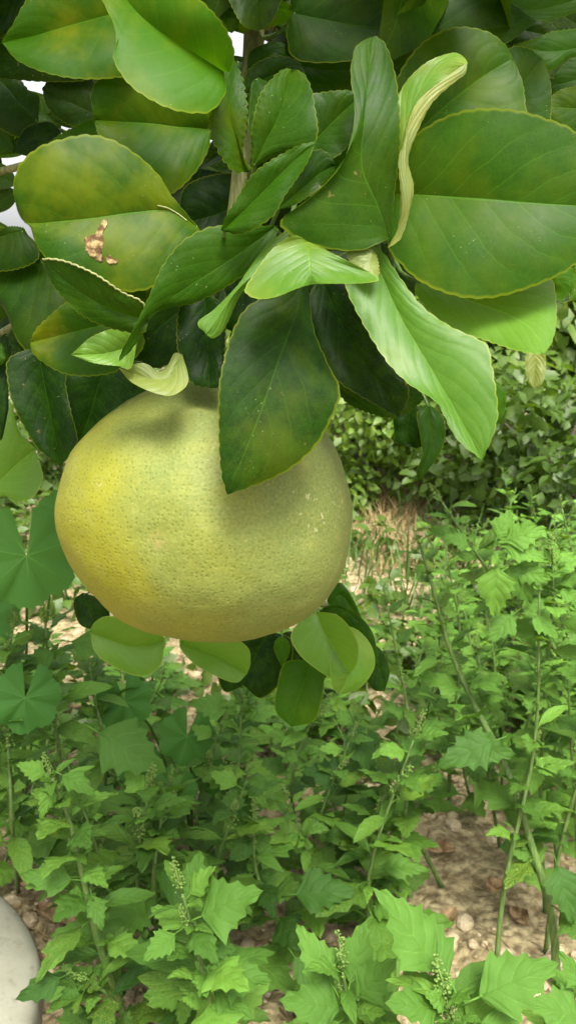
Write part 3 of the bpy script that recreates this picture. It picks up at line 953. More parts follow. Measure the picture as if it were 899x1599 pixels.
# dim round leaves against the sky on the left edge
for (bx, by, tx, ty, d, s_, tn) in ((95, 205, 20, 150, .52, .8, .28), (90, 215, 15, 230, .50, .8, .06), (90, 205, 30, 140, .56, .6, .6), (60, 195, -20, 240, .56, .8, .5),
                                    (25, 290, -40, 260, .55, .8, .35), (150, 160, 80, 130, .5, .9, .2), (155, 180, 70, 170, .5, .9, .22), (28, 300, -30, 330, .55, .6, .2),
                                    (150, 110, 90, 180, .47, .9, .16), (20, 430, -20, 330, .5, .9, .5)):
    b, t_ = P(bx, by, d), P(tx, ty, d)
    o = link('leaf', protos[int(s_ * 10) % 5], tree)
    o.matrix_basis = INV @ orient(b, t_ - b, (CAM - b).normalized() + Vector((0, 0, .4)), (t_ - b).length, .1)
    o['tone'] = tn
    o['yellowing'] = .2
    o['seed'] = bx * .1
vs, fs = tube(curve3([P(40, 150, .53), P(58, 175, .53), P(98, 205, .52), P(130, 215, .5)], 12), .0014, 6)
tpart('twig', vs, fs, M['petiole'])

# ------------------------------------------------------------------ the pomelo
FC0 = P(318, 806, .425)
FC = P(322, 804, .425)
sil = [(545, 812), (541, 858), (530, 900), (508, 938), (470, 972), (420, 994), (372, 1003), (320, 1004), (262, 997), (205, 978), (158, 946), (122, 905), (98, 856),
       (88, 812), (94, 762), (110, 714), (136, 677), (170, 648), (212, 621), (250, 603), (280, 588), (330, 590), (385, 604), (440, 628), (488, 660), (516, 694), (535, 745), (543, 780)]
ang = []
for x, y in sil:
    q = P(x, y, .425) - FC0
    ang.append((math.atan2(q.dot(UP), q.dot(RT)) % (2 * math.pi), math.hypot(q.dot(UP), q.dot(RT))))
ang.sort()


def rho(a):
    a %= 2 * math.pi
    k = len(ang)
    for i in range(k):
        a0, r0 = ang[i]
        a1, r1 = ang[(i + 1) % k]
        if i == k - 1: a1 += 2 * math.pi
        aa = a if a >= a0 or i < k - 1 else a + 2 * math.pi
        if i == k - 1 and a < ang[0][0]: aa = a + 2 * math.pi
        if a0 <= aa <= a1:
            f = (aa - a0) / (a1 - a0)
            return r0 + (r1 - r0) * f
    return ang[0][1]


NA, NP = 128, 64
rs = [rho(2 * math.pi * i / NA) for i in range(NA)]
for _ in range(2):
    rs = [(rs[i - 1] + 2 * rs[i] + rs[(i + 1) % NA]) / 4 for i in range(NA)]
fv = []
for j in range(NP + 1):
    th = math.pi * j / NP
    for i in range(NA):
        a = 2 * math.pi * i / NA
        s = math.sin(th)
        k = .985
        rr = rs[i] * k * s
        # away from the silhouette the outline's own bumps fade into the ball
        base = (.0745 * s)
        rr = rr * s + base * (1 - s)
        p = RT * (math.cos(a) * rr) + UP * (math.sin(a) * rr) - FW * (math.cos(th) * .071)
        q = p / .07
        dn = .0016 * noise.fractal(q * 1.5 + Vector((3, 1, 2)), 1.0, 2.0, 3) + .0004 * noise.noise(q * 9)
        # small dent on the cheek that faces the camera
        dd = (p - (P(250, 835, .36) - FC)).length
        dn -= .0022 * math.exp(-(dd / .011) ** 2)
        fv.append(p + p.normalized() * dn)
ff = []
for j in range(NP):
    for i in range(NA):
        a, b = j * NA + i, j * NA + (i + 1) % NA
        ff.append((a, b, b + NA, a + NA))
fruit = empty('pomelo', FC)
tag(fruit, 'large round yellow green pomelo hanging under the leaves, pitted peel', 'fruit')
me = mesh('peel', fv, ff, M['peel'])
bm = bmesh.new()
bm.from_mesh(me)
bmesh.ops.remove_doubles(bm, verts=bm.verts, dist=1e-6)
bmesh.ops.recalc_face_normals(bm, faces=bm.faces)
bm.to_mesh(me)
bm.free()
for p in me.polygons: p.use_smooth = True
link('peel', me, fruit)
top = P(300, 600, .425) - FC
vs, fs = tube(curve3([P(300, 555, .425) - FC, P(298, 575, .425) - FC, top], 8), [.0034, .0033, .0033, .0034, .0036, .004, .0048, .0058, .0066], 10)
link('stalk', mesh('stalk', vs, fs, M['bark']), fruit)
bs = []
for (x, y, r_) in ((238, 812, 3.2), (256, 852, 4.5), (262, 862, 3.0), (500, 800, 2.5), (522, 838, 3.0)):
    pass

# ------------------------------------------------------------------ weeds
def proto_weed(k):
    """goosefoot leaf: rhombic blade with coarse teeth, petiole along the first fifth; base at the origin, along +Y"""
    rr = random.Random(300 + k)
    teeth = 4 + k % 3
    asp = .25 + .08 * rr.random() + (.04 if k % 2 else 0)
    bend = .10 + .30 * rr.random()
    fold = .12 + .35 * rr.random()
    twist = rr.uniform(-.35, .35)
    p0 = .20
    st = [0.0]
    for q in range(teeth):
        st += [(q + .22) / (teeth + .35), (q + .62) / (teeth + .35), (q + .98) / (teeth + .35)]
    st.append(1.0)
    vs, uvs, fs = [], [], []
    K = 3
    for i, t_ in enumerate(st):
        env = asp * (min(1, t_ / .30) ** .75 if t_ < .30 else ((1 - t_) / .70) ** .85)
        for j in range(-K, K + 1):
            f = j / K
            saw = 1.0
            if abs(j) == K and 0 < i < len(st) - 1:
                ph = (i - 1) % 3
                saw = (0.92, 1.16, 0.94)[ph] * (1 + .16 * (rr.random() - .5))
            x = f * env * saw
            y = p0 + (1 - p0) * (t_ + (.035 if abs(j) == K and (i - 1) % 3 == 1 else 0))
            z = fold * abs(x) * (1.2 - .8 * abs(f)) - bend * y * y + .035 * noise.noise(Vector((t_ * 3.2, f * 1.4, k * 7.0))) * (1 + abs(f))
            z += .012 * math.sin(t_ * 22 + abs(f) * 3) * abs(f)
            a = twist * t_
            vs.append(Vector((x * math.cos(a) - z * math.sin(a) * .5, y, z + x * math.sin(a))))
            uvs.append((0.5 + 0.5 * f, t_))
    W = 2 * K + 1
    for i in range(len(st) - 1):
        for j in range(W - 1):
            a = i * W + j
            fs.append((a, a + 1, a + W + 1, a + W))
    b = len(vs)
    tv, tf = tube([Vector((0, 0, 0)), Vector((0, .1, .01 - bend * .01)), Vector((0, p0 + .03, -bend * p0 * p0 - .004))], [.014, .011, .010], 5)
    vs += tv
    fs += [tuple(b + q for q in f) for f in tf]
    uvs += [(.5, .1)] * len(tv)
    return mesh('weed_leaf', vs, fs, M['weed'], uvs)


def proto_cluster(k):
    rr = random.Random(500 + k)
    vs, fs = [], []
    for i in range(60):
        h = rr.random()
        r_ = .22 * (1 - h * .7) * math.sqrt(rr.random())
        a = rr.random() * 6.28
        c = Vector((r_ * math.cos(a), h, r_ * math.sin(a)))
        s = .02 + .022 * rr.random()
        q, f = rocks[4 + i % 6]
        b = len(vs)
        vs += [c + s * p for p in q]
        fs += [tuple(b + z for z in w_) for w_ in f]
    tv, tf = tube([Vector((0, -.05, 0)), Vector((0, .9, 0))], [.03, .015], 5)
    b = len(vs)
    vs += tv
    fs += [tuple(b + q for q in f) for f in tf]
    return mesh('flower_cluster', vs, fs, M['bud'])


def narrow_weed(k):
    rr = random.Random(800 + k)
    n, K = 10, 2
    vs, uvs, fs = [], [], []
    asp = .13 + .05 * rr.random()
    bend = .2 + .35 * rr.random()
    for i in range(n + 1):
        t_ = i / n
        w_ = asp * math.sin(math.pi * min(1, t_ * .97 + .02)) ** .8 * (1 + .12 * (i % 2)) if i < n else 0
        for j in range(-K, K + 1):
            f = j / K
            vs.append(Vector((f * w_, .1 + .9 * t_, .35 * abs(f) * w_ - bend * t_ * t_ + .03 * noise.noise(Vector((t_ * 4, f, k * 4.0))))))
            uvs.append((.5 + .5 * f, t_))
    W = 2 * K + 1
    for i in range(n):
        for j in range(W - 1):
            a = i * W + j
            fs.append((a, a + 1, a + W + 1, a + W))
    b = len(vs)
    tv, tf = tube([Vector((0, 0, 0)), Vector((0, .12, 0))], [.012, .010], 5)
    vs += tv
    fs += [tuple(b + q for q in f) for f in tf]
    uvs += [(.5, .1)] * len(tv)
    return mesh('weed_leaf', vs, fs, M['weed'], uvs)


wl = [proto_weed(k) for k in range(11)]
wn = [narrow_weed(k) for k in range(4)]
wc = [proto_cluster(k) for k in range(3)]


def add_leaf(root, base, dirv, nrm, s, tone, yel, rr, name='leaf', protos_=None):
    o = link(name, (protos_ or wl)[rr.randrange(len(protos_ or wl))], root)
    o.matrix_basis = Matrix.Translation(-Vector(root.location)) @ orient(base, dirv, nrm, s, rr.uniform(-.3, .3))
    o['tone'] = float(max(0, min(1, tone)))
    o['yellowing'] = float(yel)
    o['seed'] = rr.uniform(0, 60)
    return o


def weed(path, seed_, label, group=None, nl=16, size=.055, rad=.0028, tone=.45, tip_tone=.75, bushy=1.0, clusters=2, first=.18, name='goosefoot_weed', heroes=(), narrow=.25):
    """path: world points from the ground up"""
    rr = random.Random(seed_)
    nl = int(nl * 1.35)
    size = size * 1.25
    root = empty(name, path[0])
    tag(root, label, 'weed', group)
    n = 20
    c = curve3(path, n)
    vs, fs = tube([p - path[0] for p in c], [rad * (1 - .68 * i / n) for i in range(n + 1)], 7)
    link('stem', mesh('stem', vs, fs, M['weed_stem']), root)
    a = rr.random() * 6.28
    for i in range(nl):
        f = first + (1 - first) * (i / (nl - 1)) ** .85
        p = c[min(n, int(f * n))].lerp(c[min(n, int(f * n) + 1)], f * n - int(f * n))
        up = (c[min(n, int(f * n) + 1)] - c[max(0, int(f * n) - 1)]).normalized()
        a += 2.4 + rr.uniform(-.4, .4)
        sd2 = Vector((math.cos(a), math.sin(a), 0))
        sz = size * (1.08 - .62 * f ** 1.6) * rr.uniform(.72, 1.2)
        el = .15 + .55 * f + rr.uniform(-.25, .25)
        dv = (sd2 * math.cos(el) + up * math.sin(el)).normalized()
        add_leaf(root, p, dv, (up * 1.0 + sd2 * -.15 + Vector((rr.uniform(-.3, .3), rr.uniform(-.5, .2), .3))).normalized(), sz, tone + (tip_tone - tone) * f ** 2 + rr.uniform(-.36, .32), rr.uniform(0, .4) + (.5 if rr.random() < .07 else 0), rr, protos_=wn if rr.random() < narrow * (.4 + f) else None)
        # young shoots in the axils
        if rr.random() < .55 * bushy:
            for q in range(2 + rr.randrange(2)):
                aa = a + rr.uniform(-1.1, 1.1)
                dv2 = Vector((math.cos(aa), math.sin(aa), rr.uniform(.3, 1.2))).normalized()
                add_leaf(root, p + dv2 * .004, dv2, Vector((rr.uniform(-.5, .5), rr.uniform(-.8, .2), 1)).normalized(), sz * rr.uniform(.3, .55), tone + .2 + rr.uniform(-.15, .2), rr.uniform(0, .3), rr)
    for q in range(clusters):
        f = 1 - .16 * q
        p = c[int(f * n)]
        up = (c[min(n, int(f * n) + 1)] - c[int(f * n) - 1]).normalized()
        o = link('flower_cluster', wc[rr.randrange(3)], root)
        dv = (up + Vector((rr.uniform(-.6, .6), rr.uniform(-.6, .6), .2)) * (0.2 if q == 0 else .9)).normalized()
        o.matrix_basis = Matrix.Translation(p - path[0]) @ orient(Vector((0, 0, 0)), dv, Vector((0, -1, .2)), size * rr.uniform(.32, .52))
    for (bx, by, tx, ty, d0, d1, tn, yl) in heroes:
        b, e = P(bx, by, d0), P(tx, ty, d1)
        add_leaf(root, b, e - b, ((CAM - b).normalized() + Vector((rr.uniform(-.4, .4), 0, .5))).normalized(), (e - b).length, tn, yl, rr)
    return root


def pxpath(base, *pts):
    b = G(*base)
    b.z = hgt(b.x, b.y) - .004
    return [b] + [P(*p) for p in pts]


GW = None
weed(pxpath((868, 1560), (862, 1440, .86), (832, 1330, .85), (790, 1200, .85), (742, 1105, .85), (702, 1015, .85), (680, 935, .84), (655, 850, .84)), 11,
     'tall thin weed leaning left from the thick dark stem at bottom right', nl=20, size=.05, rad=.0052, clusters=4, bushy=.9,
     heroes=[(862, 1330, 899, 1440, .84, .80, .2, 0), (700, 1160, 800, 1175, .84, .80, .35, 0), (790, 1150, 685, 1190, .80, .78, .25, 0)])
weed(pxpath((1010, 1300), (930, 1110, .92), (870, 1020, .88), (810, 950, .84), (765, 895, .82), (730, 845, .81), (690, 785, .80)), 12,
     'slanting weed at the right edge with one greyish drooping leaf', nl=15, size=.05, rad=.0036, clusters=4, tip_tone=.8,
     heroes=[(775, 865, 772, 965, .76, .75, .95, .2), (785, 868, 838, 945, .76, .76, .45, 0), (775, 850, 850, 822, .76, .74, .95, 0), (775, 852, 850, 862, .76, .74, .9, 0),
             (770, 850, 800, 795, .76, .76, .9, 0), (790, 880, 860, 905, .77, .75, .8, 0), (740, 860, 700, 830, .77, .76, .7, 0), (812, 950, 760, 1000, .78, .77, .6, 0), (815, 950, 880, 990, .78, .77, .7, 0)])
weed(pxpath((850, 1430), (843, 1250, .95), (850, 1080, .88), (862, 960, .82), (862, 880, .80)), 13,
     'upright light green weed at the right edge with a leafy tip', nl=18, size=.055, clusters=2, tone=.55, tip_tone=.95,
     heroes=[(860, 900, 905, 860, .80, .79, .95, 0), (858, 905, 820, 880, .80, .79, .9, 0), (862, 920, 915, 935, .80, .79, .85, 0), (858, 930, 815, 960, .80, .79, .8, 0), (862, 890, 866, 845, .8, .8, 1, 0)])
weed(pxpath((905, 1500), (900, 1300, .9), (890, 1150, .9), (885, 1020, .88)), 14, 'leafy weed cut by the right edge of the frame, beside thin stalks', nl=16, size=.05, tone=.5)
weed(pxpath((690, 1400), (640, 1290, .98), (590, 1210, .97), (560, 1130, .97)), 15, 'weed with a bare slanting stem over the open soil patch', nl=14, size=.06, first=.35, rad=.0034,
     heroes=[(560, 1215, 475, 1200, .95, .93, .12, 0), (545, 1110, 580, 1210, .95, .92, .2, 0), (620, 1250, 560, 1290, .95, .92, .3, 0), (640, 1200, 700, 1230, .95, .95, .4, 0)])
weed(pxpath((600, 1330), (610, 1180, 1.0), (640, 1080, .98), (660, 1010, .98)), 16, 'thin weed with pale flower spikes right of the lower citrus leaves', nl=10, size=.035, clusters=5, bushy=1.2, tone=.55)
weed(pxpath((380, 1400), (372, 1250, .92), (375, 1150, .9), (378, 1075, .88)), 17, 'weed with notched leaves standing below the fruit', nl=16, size=.05, tone=.5, tip_tone=.7,
     heroes=[(365, 1195, 390, 1290, .88, .87, .2, 0), (370, 1110, 300, 1095, .88, .86, .55, 0), (380, 1090, 418, 1070, .88, .87, .6, .1)])
weed(pxpath((120, 1420), (95, 1200, .86), (82, 1080, .82), (70, 965, .80)), 18, 'weed with a pale flower head below the lobed mallow leaf at left', nl=15, size=.055, clusters=4, tone=.5,
     heroes=[(130, 1130, 255, 1200, .78, .75, .42, 0), (100, 1010, 30, 1045, .8, .78, .5, 0), (95, 1000, 180, 1010, .8, .8, .5, 0)])
weed(pxpath((215, 1640), (160, 1490, .72), (132, 1380, .70), (108, 1280, .69), (82, 1215, .68)), 19, 'weed with a thick pale stem at lower left and bright young tip leaves', nl=20, size=.046, rad=.0038, tone=.4, tip_tone=.85, first=.2,
     heroes=[(130, 1375, 40, 1365, .69, .67, .5, 0), (140, 1385, 160, 1450, .69, .67, .5, 0), (80, 1215, 30, 1190, .68, .67, .8, .1), (82, 1215, 70, 1275, .68, .66, .8, .1), (85, 1205, 150, 1230, .68, .67, .6, 0)])
weed(pxpath((380, 1720), (335, 1580, .60), (310, 1490, .58), (285, 1395, .57)), 20, 'bright weed in front at bottom with broad toothed leaves and buds', nl=13, size=.05, rad=.0034, tone=.55, tip_tone=.75, clusters=3,
     heroes=[(295, 1440, 395, 1390, .57, .55, .55, 0), (290, 1430, 310, 1330, .57, .58, .5, 0), (285, 1450, 225, 1490, .57, .55, .62, 0), (300, 1470, 372, 1480, .57, .57, .35, 0), (320, 1530, 420, 1520, .58, .57, .5, 0), (320, 1540, 395, 1580, .58, .56, .55, 0)])
weed(pxpath((600, 1800), (570, 1680, .52), (550, 1600, .50), (535, 1520, .49)), 21, 'bright weed at the bottom centre with long pointed leaves', nl=11, size=.05, tone=.6, tip_tone=.75, clusters=2,
     heroes=[(530, 1560, 478, 1455, .49, .49, .65, .05), (540, 1560, 570, 1440, .49, .50, .6, 0), (545, 1570, 610, 1500, .49, .48, .6, 0), (540, 1590, 480, 1620, .49, .46, .5, 0), (550, 1580, 450, 1560, .49, .47, .45, 0)])
weed(pxpath((800, 1850), (750, 1700, .46), (715, 1620, .44), (700, 1560, .43)), 22, 'nearest weed at bottom right, soft leaves around yellow green buds', nl=10, size=.05, tone=.6, tip_tone=.75, clusters=5,
     heroes=[(700, 1545, 605, 1385, .43, .43, .62, 0), (715, 1560, 640, 1400, .43, .45, .5, 0), (720, 1570, 865, 1500, .43, .42, .6, 0), (700, 1580, 610, 1560, .43, .41, .55, 0), (730, 1590, 830, 1620, .43, .42, .6, 0)])
weed(pxpath((960, 1750), (930, 1640, .55), (905, 1560, .52)), 23, 'weed in the bottom right corner with pale broad leaves', nl=9, size=.055, tone=.6,
     heroes=[(930, 1600, 850, 1560, .5, .48, .6, 0), (920, 1560, 880, 1490, .5, .5, .6, 0)])
weed(pxpath((455, 1500), (425, 1420, .85), (400, 1360, .83), (395, 1290, .82)), 24, 'dark leaved weed in the middle, next to the scattered pebbles', nl=14, size=.055, rad=.0034, tone=.22, tip_tone=.5,
     heroes=[(440, 1400, 545, 1380, .82, .80, .2, 0), (400, 1300, 360, 1340, .82, .8, .2, 0), (450, 1480, 500, 1550, .8, .78, .3, 0)])
weed(pxpath((250, 1500), (240, 1380, .8), (250, 1290, .8), (262, 1230, .8)), 25, 'low dark weed between the left stem and the bright front plant', nl=16, size=.055, tone=.36, tip_tone=.6)
weed(pxpath((175, 1640), (170, 1560, .72), (130, 1530, .70)), 26, 'weed beside the pale slab with a dark toothed leaf over it', nl=12, size=.05, tone=.3, tip_tone=.5,
     heroes=[(110, 1520, 30, 1555, .68, .655, .12, 0), (120, 1520, 100, 1590, .7, .68, .35, 0)])
weed(pxpath((30, 1400), (20, 1300, .8), (15, 1200, .78), (10, 1120, .78)), 27, 'broad leaved weed at the left edge under the mallow', nl=14, size=.06, tone=.3, tip_tone=.4)
weed(pxpath((590, 1480), (575, 1390, .9), (580, 1310, .9), (600, 1240, .9)), 28, 'weed with a pale straight stem in the lower middle', nl=12, size=.05, tone=.35)
weed(pxpath((780, 1330), (760, 1200, 1.0), (755, 1100, 1.0), (745, 1020, 1.0)), 29, 'slender weed behind the tall leaning one, with narrow leaves', nl=16, size=.045, tone=.5, clusters=3)
weed(pxpath((470, 1330), (455, 1240, 1.0), (470, 1160, .98), (500, 1110, .97)), 30, 'weed with a notched leaf in front of the lower citrus leaves', nl=12, size=.05, tone=.45, clusters=3,
     heroes=[(500, 1130, 430, 1110, .95, .93, .45, 0), (470, 1170, 440, 1190, .96, .95, .55, 0)])

r7 = random.Random(17)
tall = [(625, 1500, .43, 'tall weed rising left of the open soil patch'), (960, 1480, .50, 'tall leafy weed at the right edge, top near the drooping grey leaf'),
        (770, 1560, .47, 'tall weed with a bare lower stem crossing the sunny soil'), (850, 1500, .49, 'tall weed just left of the thick curved stem'),
        (915, 1390, .48, 'bushy tall weed in the mid right growth'), (800, 1290, .44, 'tall narrow leaved weed in the middle of the right growth'),
        (700, 1270, .42, 'tall weed behind the open soil patch'), (650, 1250, .36, 'pale weed right of the lower citrus leaves'), (900, 1250, .46, 'tall pale weed in the back row at the right edge'),
        (750, 1180, .40, 'tall weed at the back, in front of the dry grass'), (830, 1170, .42, 'weed at the back below the hedge bushes'), (980, 1300, .5, 'weed half cut by the right edge')]
for i, (px, py, h, lab) in enumerate(tall):
    b = G(px, py)
    b.z = hgt(b.x, b.y) - .004
    lx, ly = r7.uniform(-.12, .06), r7.uniform(-.05, .05)
    weed([b, b + Vector((lx * .15, ly * .2, h * .3)), b + Vector((lx * .5 + .015, ly * .6, h * .66)), b + Vector((lx, ly, h))], 200 + i, lab, nl=15, size=.043, rad=.0034,
         tone=.5, tip_tone=.85, clusters=3, first=.42, bushy=1.15, narrow=.3)

# fillers: one plant of each kind, then copies
def copy_tree(o, loc, rz, sc):
    c = o.copy()
    col.objects.link(c)
    c.location = loc
    c.rotation_euler = (0, 0, rz)
    c.scale = (sc, sc, sc)
    for ch in o.children:
        k = ch.copy()
        col.objects.link(k)
        k.parent = c
    return c


low = []
kinds = [(.15, 11, 0, .066, 'low broad leaved weed'), (.20, 12, 1, .064, 'single spiked weed'), (.27, 12, 2, .059, 'two spiked weed'),
         (.34, 14, 3, .052, 'slim pale tipped weed')]
for k, (h, nl_, ncl, sz, lab) in enumerate(kinds):
    low.append(weed([Vector((0, 0, 0)), Vector((.025, -.01, h * .5)), Vector((.075 - .03 * k, .03, h))], 60 + k, lab, None, nl=nl_, size=sz, tone=.38, tip_tone=.68,
                    clusters=ncl, bushy=.45))
spots = []
r4 = random.Random(44)
tries = 0
open_soil = [(735, 1375, 82), (430, 1285, 75), (620, 1160, 65), (725, 1470, 50), (470, 1190, 50), (135, 1165, 45), (620, 820, 60), (300, 1040, 40), (660, 1270, 50), (300, 1200, 40), (540, 1500, 40), (230, 1560, 30)]


def spot(px, py, gap=.055, kmin=0):
    g = G(px, py)
    if g.y > 3.0: return
    if px < 125 and py > 1370: return
    if px > 790 and 1400 < py: return
    # a plant must not stand in front of an open patch of soil: test its whole height
    for hh in (0, .08, .16):
        q = to_px(Vector((g.x, g.y, hh)))
        if any(math.hypot(q[0] - a, q[1] - b) < r for a, b, r in open_soil): return
    if any((g - s[0]).length < gap + .015 * g.y for s in spots): return
    k = r4.randrange(kmin, 4)
    top = to_px(Vector((g.x, g.y, kinds[k][0])))
    if top[1] < 1010 and 80 < top[0] < 560: k = 0
    if top[1] < 905 and top[0] < 720: return
    if g.y > 1.7 and len([1 for s in spots if s[0].y > 1.7]) > 34: return
    spots.append((g, k))


while len(spots) < 62 and tries < 5000:          # left and centre
    tries += 1
    spot(-60 + 640 * r4.random(), 1120 + 520 * r4.random())
while len(spots) < 136 and tries < 12000:         # the brighter growth on the right, running back to the hedge
    tries += 1
    spot(540 + 420 * r4.random(), 930 + 620 * r4.random() ** 1.3, .05, 1)
first_used = [False] * 4
placed = []
for g, k in spots:
    sc = r4.uniform(.72, 1.15)
    loc = Vector((g.x, g.y, hgt(g.x, g.y) - .004))
    px, py, d_ = to_px(Vector((g.x, g.y, .1)))
    src = low[k]
    if not first_used[k]:
        first_used[k] = True
        c = src
        c.location = loc
        c.rotation_euler = (0, 0, r4.uniform(0, 6.28))
    else:
        c = copy_tree(src, loc, r4.uniform(0, 6.28), sc)
    qx = to_px(Vector((g.x, g.y, 0)))[0]
    side_ = ('under the mallow at left' if qx < 110 else 'under the left half of the fruit' if qx < 300 else 'under the right half of the fruit' if qx < 470 else
             'under the lower citrus leaves' if qx < 610 else 'by the open soil patch' if qx < 760 else 'near the thick curved stem' if qx < 880 else 'at the right edge')
    far_ = 'in front' if d_ < .95 else 'midway' if d_ < 1.35 else 'far back'
    placed.append((qx, c, kinds[k][4] + ' ' + side_ + ' ' + far_))
    c['group'] = 'small weeds between the taller ones'
    b = .16 if px > 480 else .06  # sunnier right side painted in as a lighter leaf tone
    for ch in c.children:
        if 'tone' in ch:
            ch['tone'] = max(0.0, min(1.0, ch['tone'] + b + r4.uniform(-.15, .12)))


ordn = ['leftmost', 'second from left', 'third from left', 'fourth from left', 'fifth from left', 'sixth from left', 'seventh from left', 'eighth from left', 'ninth from left', 'tenth from left']
numb = ['', '', 'two', 'three', 'four', 'five', 'six', 'seven', 'eight', 'nine', 'ten', 'eleven', 'twelve']
by = {}
for qx, c, lb_ in sorted(placed, key=lambda q: q[0]):
    by.setdefault(lb_, []).append(c)
for lb_, cs in by.items():
    for i, c in enumerate(cs):
        if len(cs) == 1: c['label'] = lb_
        elif i == len(cs) - 1: c['label'] = lb_ + ', rightmost of ' + numb[min(12, len(cs))]
        else: c['label'] = lb_ + ', ' + ordn[min(9, i)]
# ------------------------------------------------------------------ mallow (round pleated leaves) on the left
def proto_mallow(k):
    rr = random.Random(700 + k)
    lobes, seg, rings = 7, 70, 6
    vs, uvs, fs = [Vector((0, 0, 0))], [(.5, .5)], []
    for q in range(1, rings + 1):
        f = q / rings
        for i in range(seg):
            a = -math.pi * .93 + 2 * math.pi * .93 * i / (seg - 1)
            lob = abs(math.cos(lobes * a / 2 * .99))
            r_ = f * (.84 + .16 * lob ** .6) * (1 + .03 * math.sin(i * 2.6)) if q == rings else f * (.84 + .16 * lob ** .6)
            z = .13 * f * (lob - .5) + .10 * f * f * noise.noise(Vector((math.cos(a), math.sin(a), k * 3.0))) * 2 + .05 * f * noise.noise(Vector((math.cos(a) * f * 4, math.sin(a) * f * 4, k + 20.0))) - .10 * f * f
            vs.append(Vector((r_ * math.sin(a), r_ * math.cos(a), z)))
            vx = 0.5 + .5 * min(1, abs(math.sin(lobes * a / 2 * .99)) * f * 1.2 + .0)
            uvs.append((vx, f))
    for i in range(seg - 1):
        fs.append((0, 1 + i + 1, 1 + i))
    for q in range(rings - 1):
        for i in range(seg - 1):
            a = 1 + q * seg + i
            fs.append((a, a + 1, a + seg + 1, a + seg))
    return mesh('mallow_leaf', vs, [f[::-1] for f in fs], M['mallow'], uvs)


ml = [proto_mallow(k) for k in range(3)]


def mallow(base, leaves, label, seed_):
    rr = random.Random(seed_)
    g = G(*base)
    g.z = hgt(g.x, g.y)
    root = empty('mallow_plant', g)
    tag(root, label, 'plant')
    for (x, y, r_px, d, tx, ty, tn) in leaves:
        c = P(x, y, d)
        nr = ((CAM - c).normalized() * 1.0 + Vector((tx, 0, .55 + ty))).normalized()
        o = link('leaf', ml[rr.randrange(3)], root)
        s = r_px * d / FPX
        o.matrix_basis = Matrix.Translation(-g) @ orient(c, Vector((tx * .5 + rr.uniform(-.3, .3), -.4, -.9)), nr, s)
        o['tone'] = tn
        o['yellowing'] = 0.1
        o['seed'] = rr.uniform(0, 30)
        m_ = c.lerp(g, .4) + Vector((0, .02, .03))
        vs, fs = tube([p - g for p in curve3([g, m_, c - nr * .002], 10)], [.0022 - .00008 * i for i in range(11)], 6)
        link('petiole', mesh('petiole', vs, fs, M['petiole']), root)
    return root


mallow((30, 1330), [(42, 868, 82, .72, .2, 0, .50), (40, 1090, 56, .76, .1, .1, .25), (-30, 960, 60, .80, -.2, .2, .35), (95, 800, 36, .86, .1, -.2, .45)],
       'mallow plant with big pleated lobed leaves at the left edge', 1)
weed(pxpath((-20, 1300), (-10, 1150, .84), (5, 1060, .80), (20, 990, .78)), 41, 'jagged leaved weed at the left edge, just below the big lobed leaf', nl=16, size=.05, tone=.45, tip_tone=.7, clusters=3)
weed(pxpath((160, 1300), (165, 1180, .9), (150, 1100, .88), (140, 1040, .88)), 42, 'jagged leaved weed under the left bottom of the fruit', nl=14, size=.052, tone=.4, tip_tone=.65, clusters=3)
mallow((300, 1330), [(292, 1150, 46, .92, .1, .1, .42), (195, 1095, 46, .90, .1, .1, .35), (272, 1235, 38, .9, -.1, .2, .4), (330, 1210, 30, .95, .1, .1, .3), (215, 1190, 36, .93, 0, .1, .25)],
       'mallow plant with dark rounded leaves below the fruit', 2)

# ------------------------------------------------------------------ the pale slab, dead leaves, straw
out = spline([(66, 1525), (61, 1490), (49, 1452), (28, 1425), (0, 1398), (-60, 1372), (-150, 1400), (-210, 1500), (-150, 1640), (-40, 1690), (30, 1650), (58, 1585), (66, 1525)], 72)[:-1]
sc_ = G(-75, 1530)
k = len(out)
vs, fs = [], []
ctr = G(-75, 1530, .048) - sc_
vs.append(ctr)
rings = [(.35, .049), (.65, .048), (.86, .046), (.95, .043), (.99, .036), (1.0, .026), (.99, -.01)]
for q, (f_, z_) in enumerate(rings):
    for i_, (x, y) in enumerate(out):
        g = G(x, y, .034) - sc_
        p = Vector((ctr.x + (g.x - ctr.x) * f_, ctr.y + (g.y - ctr.y) * f_, z_))
        nn = noise.fractal(p * 22 + Vector((4, 1, 0)), .9, 2.0, 3)
        vs.append(p + Vector((.0015 * nn, .0015 * nn, .002 * nn)))
for i_ in range(k):
    j_ = (i_ + 1) % k
    fs.append((0, 1 + j_, 1 + i_))
    for q in range(len(rings) - 1):
        a, b = 1 + q * k, 1 + (q + 1) * k
        fs.append((a + i_, a + j_, b + j_, b + i_))
slab = link('pale_slab', mesh('pale_slab', vs, fs, M['slab']))
slab.location = sc_
tag(slab, 'smooth pale grey rounded slab lying in the bottom left corner', 'slab')


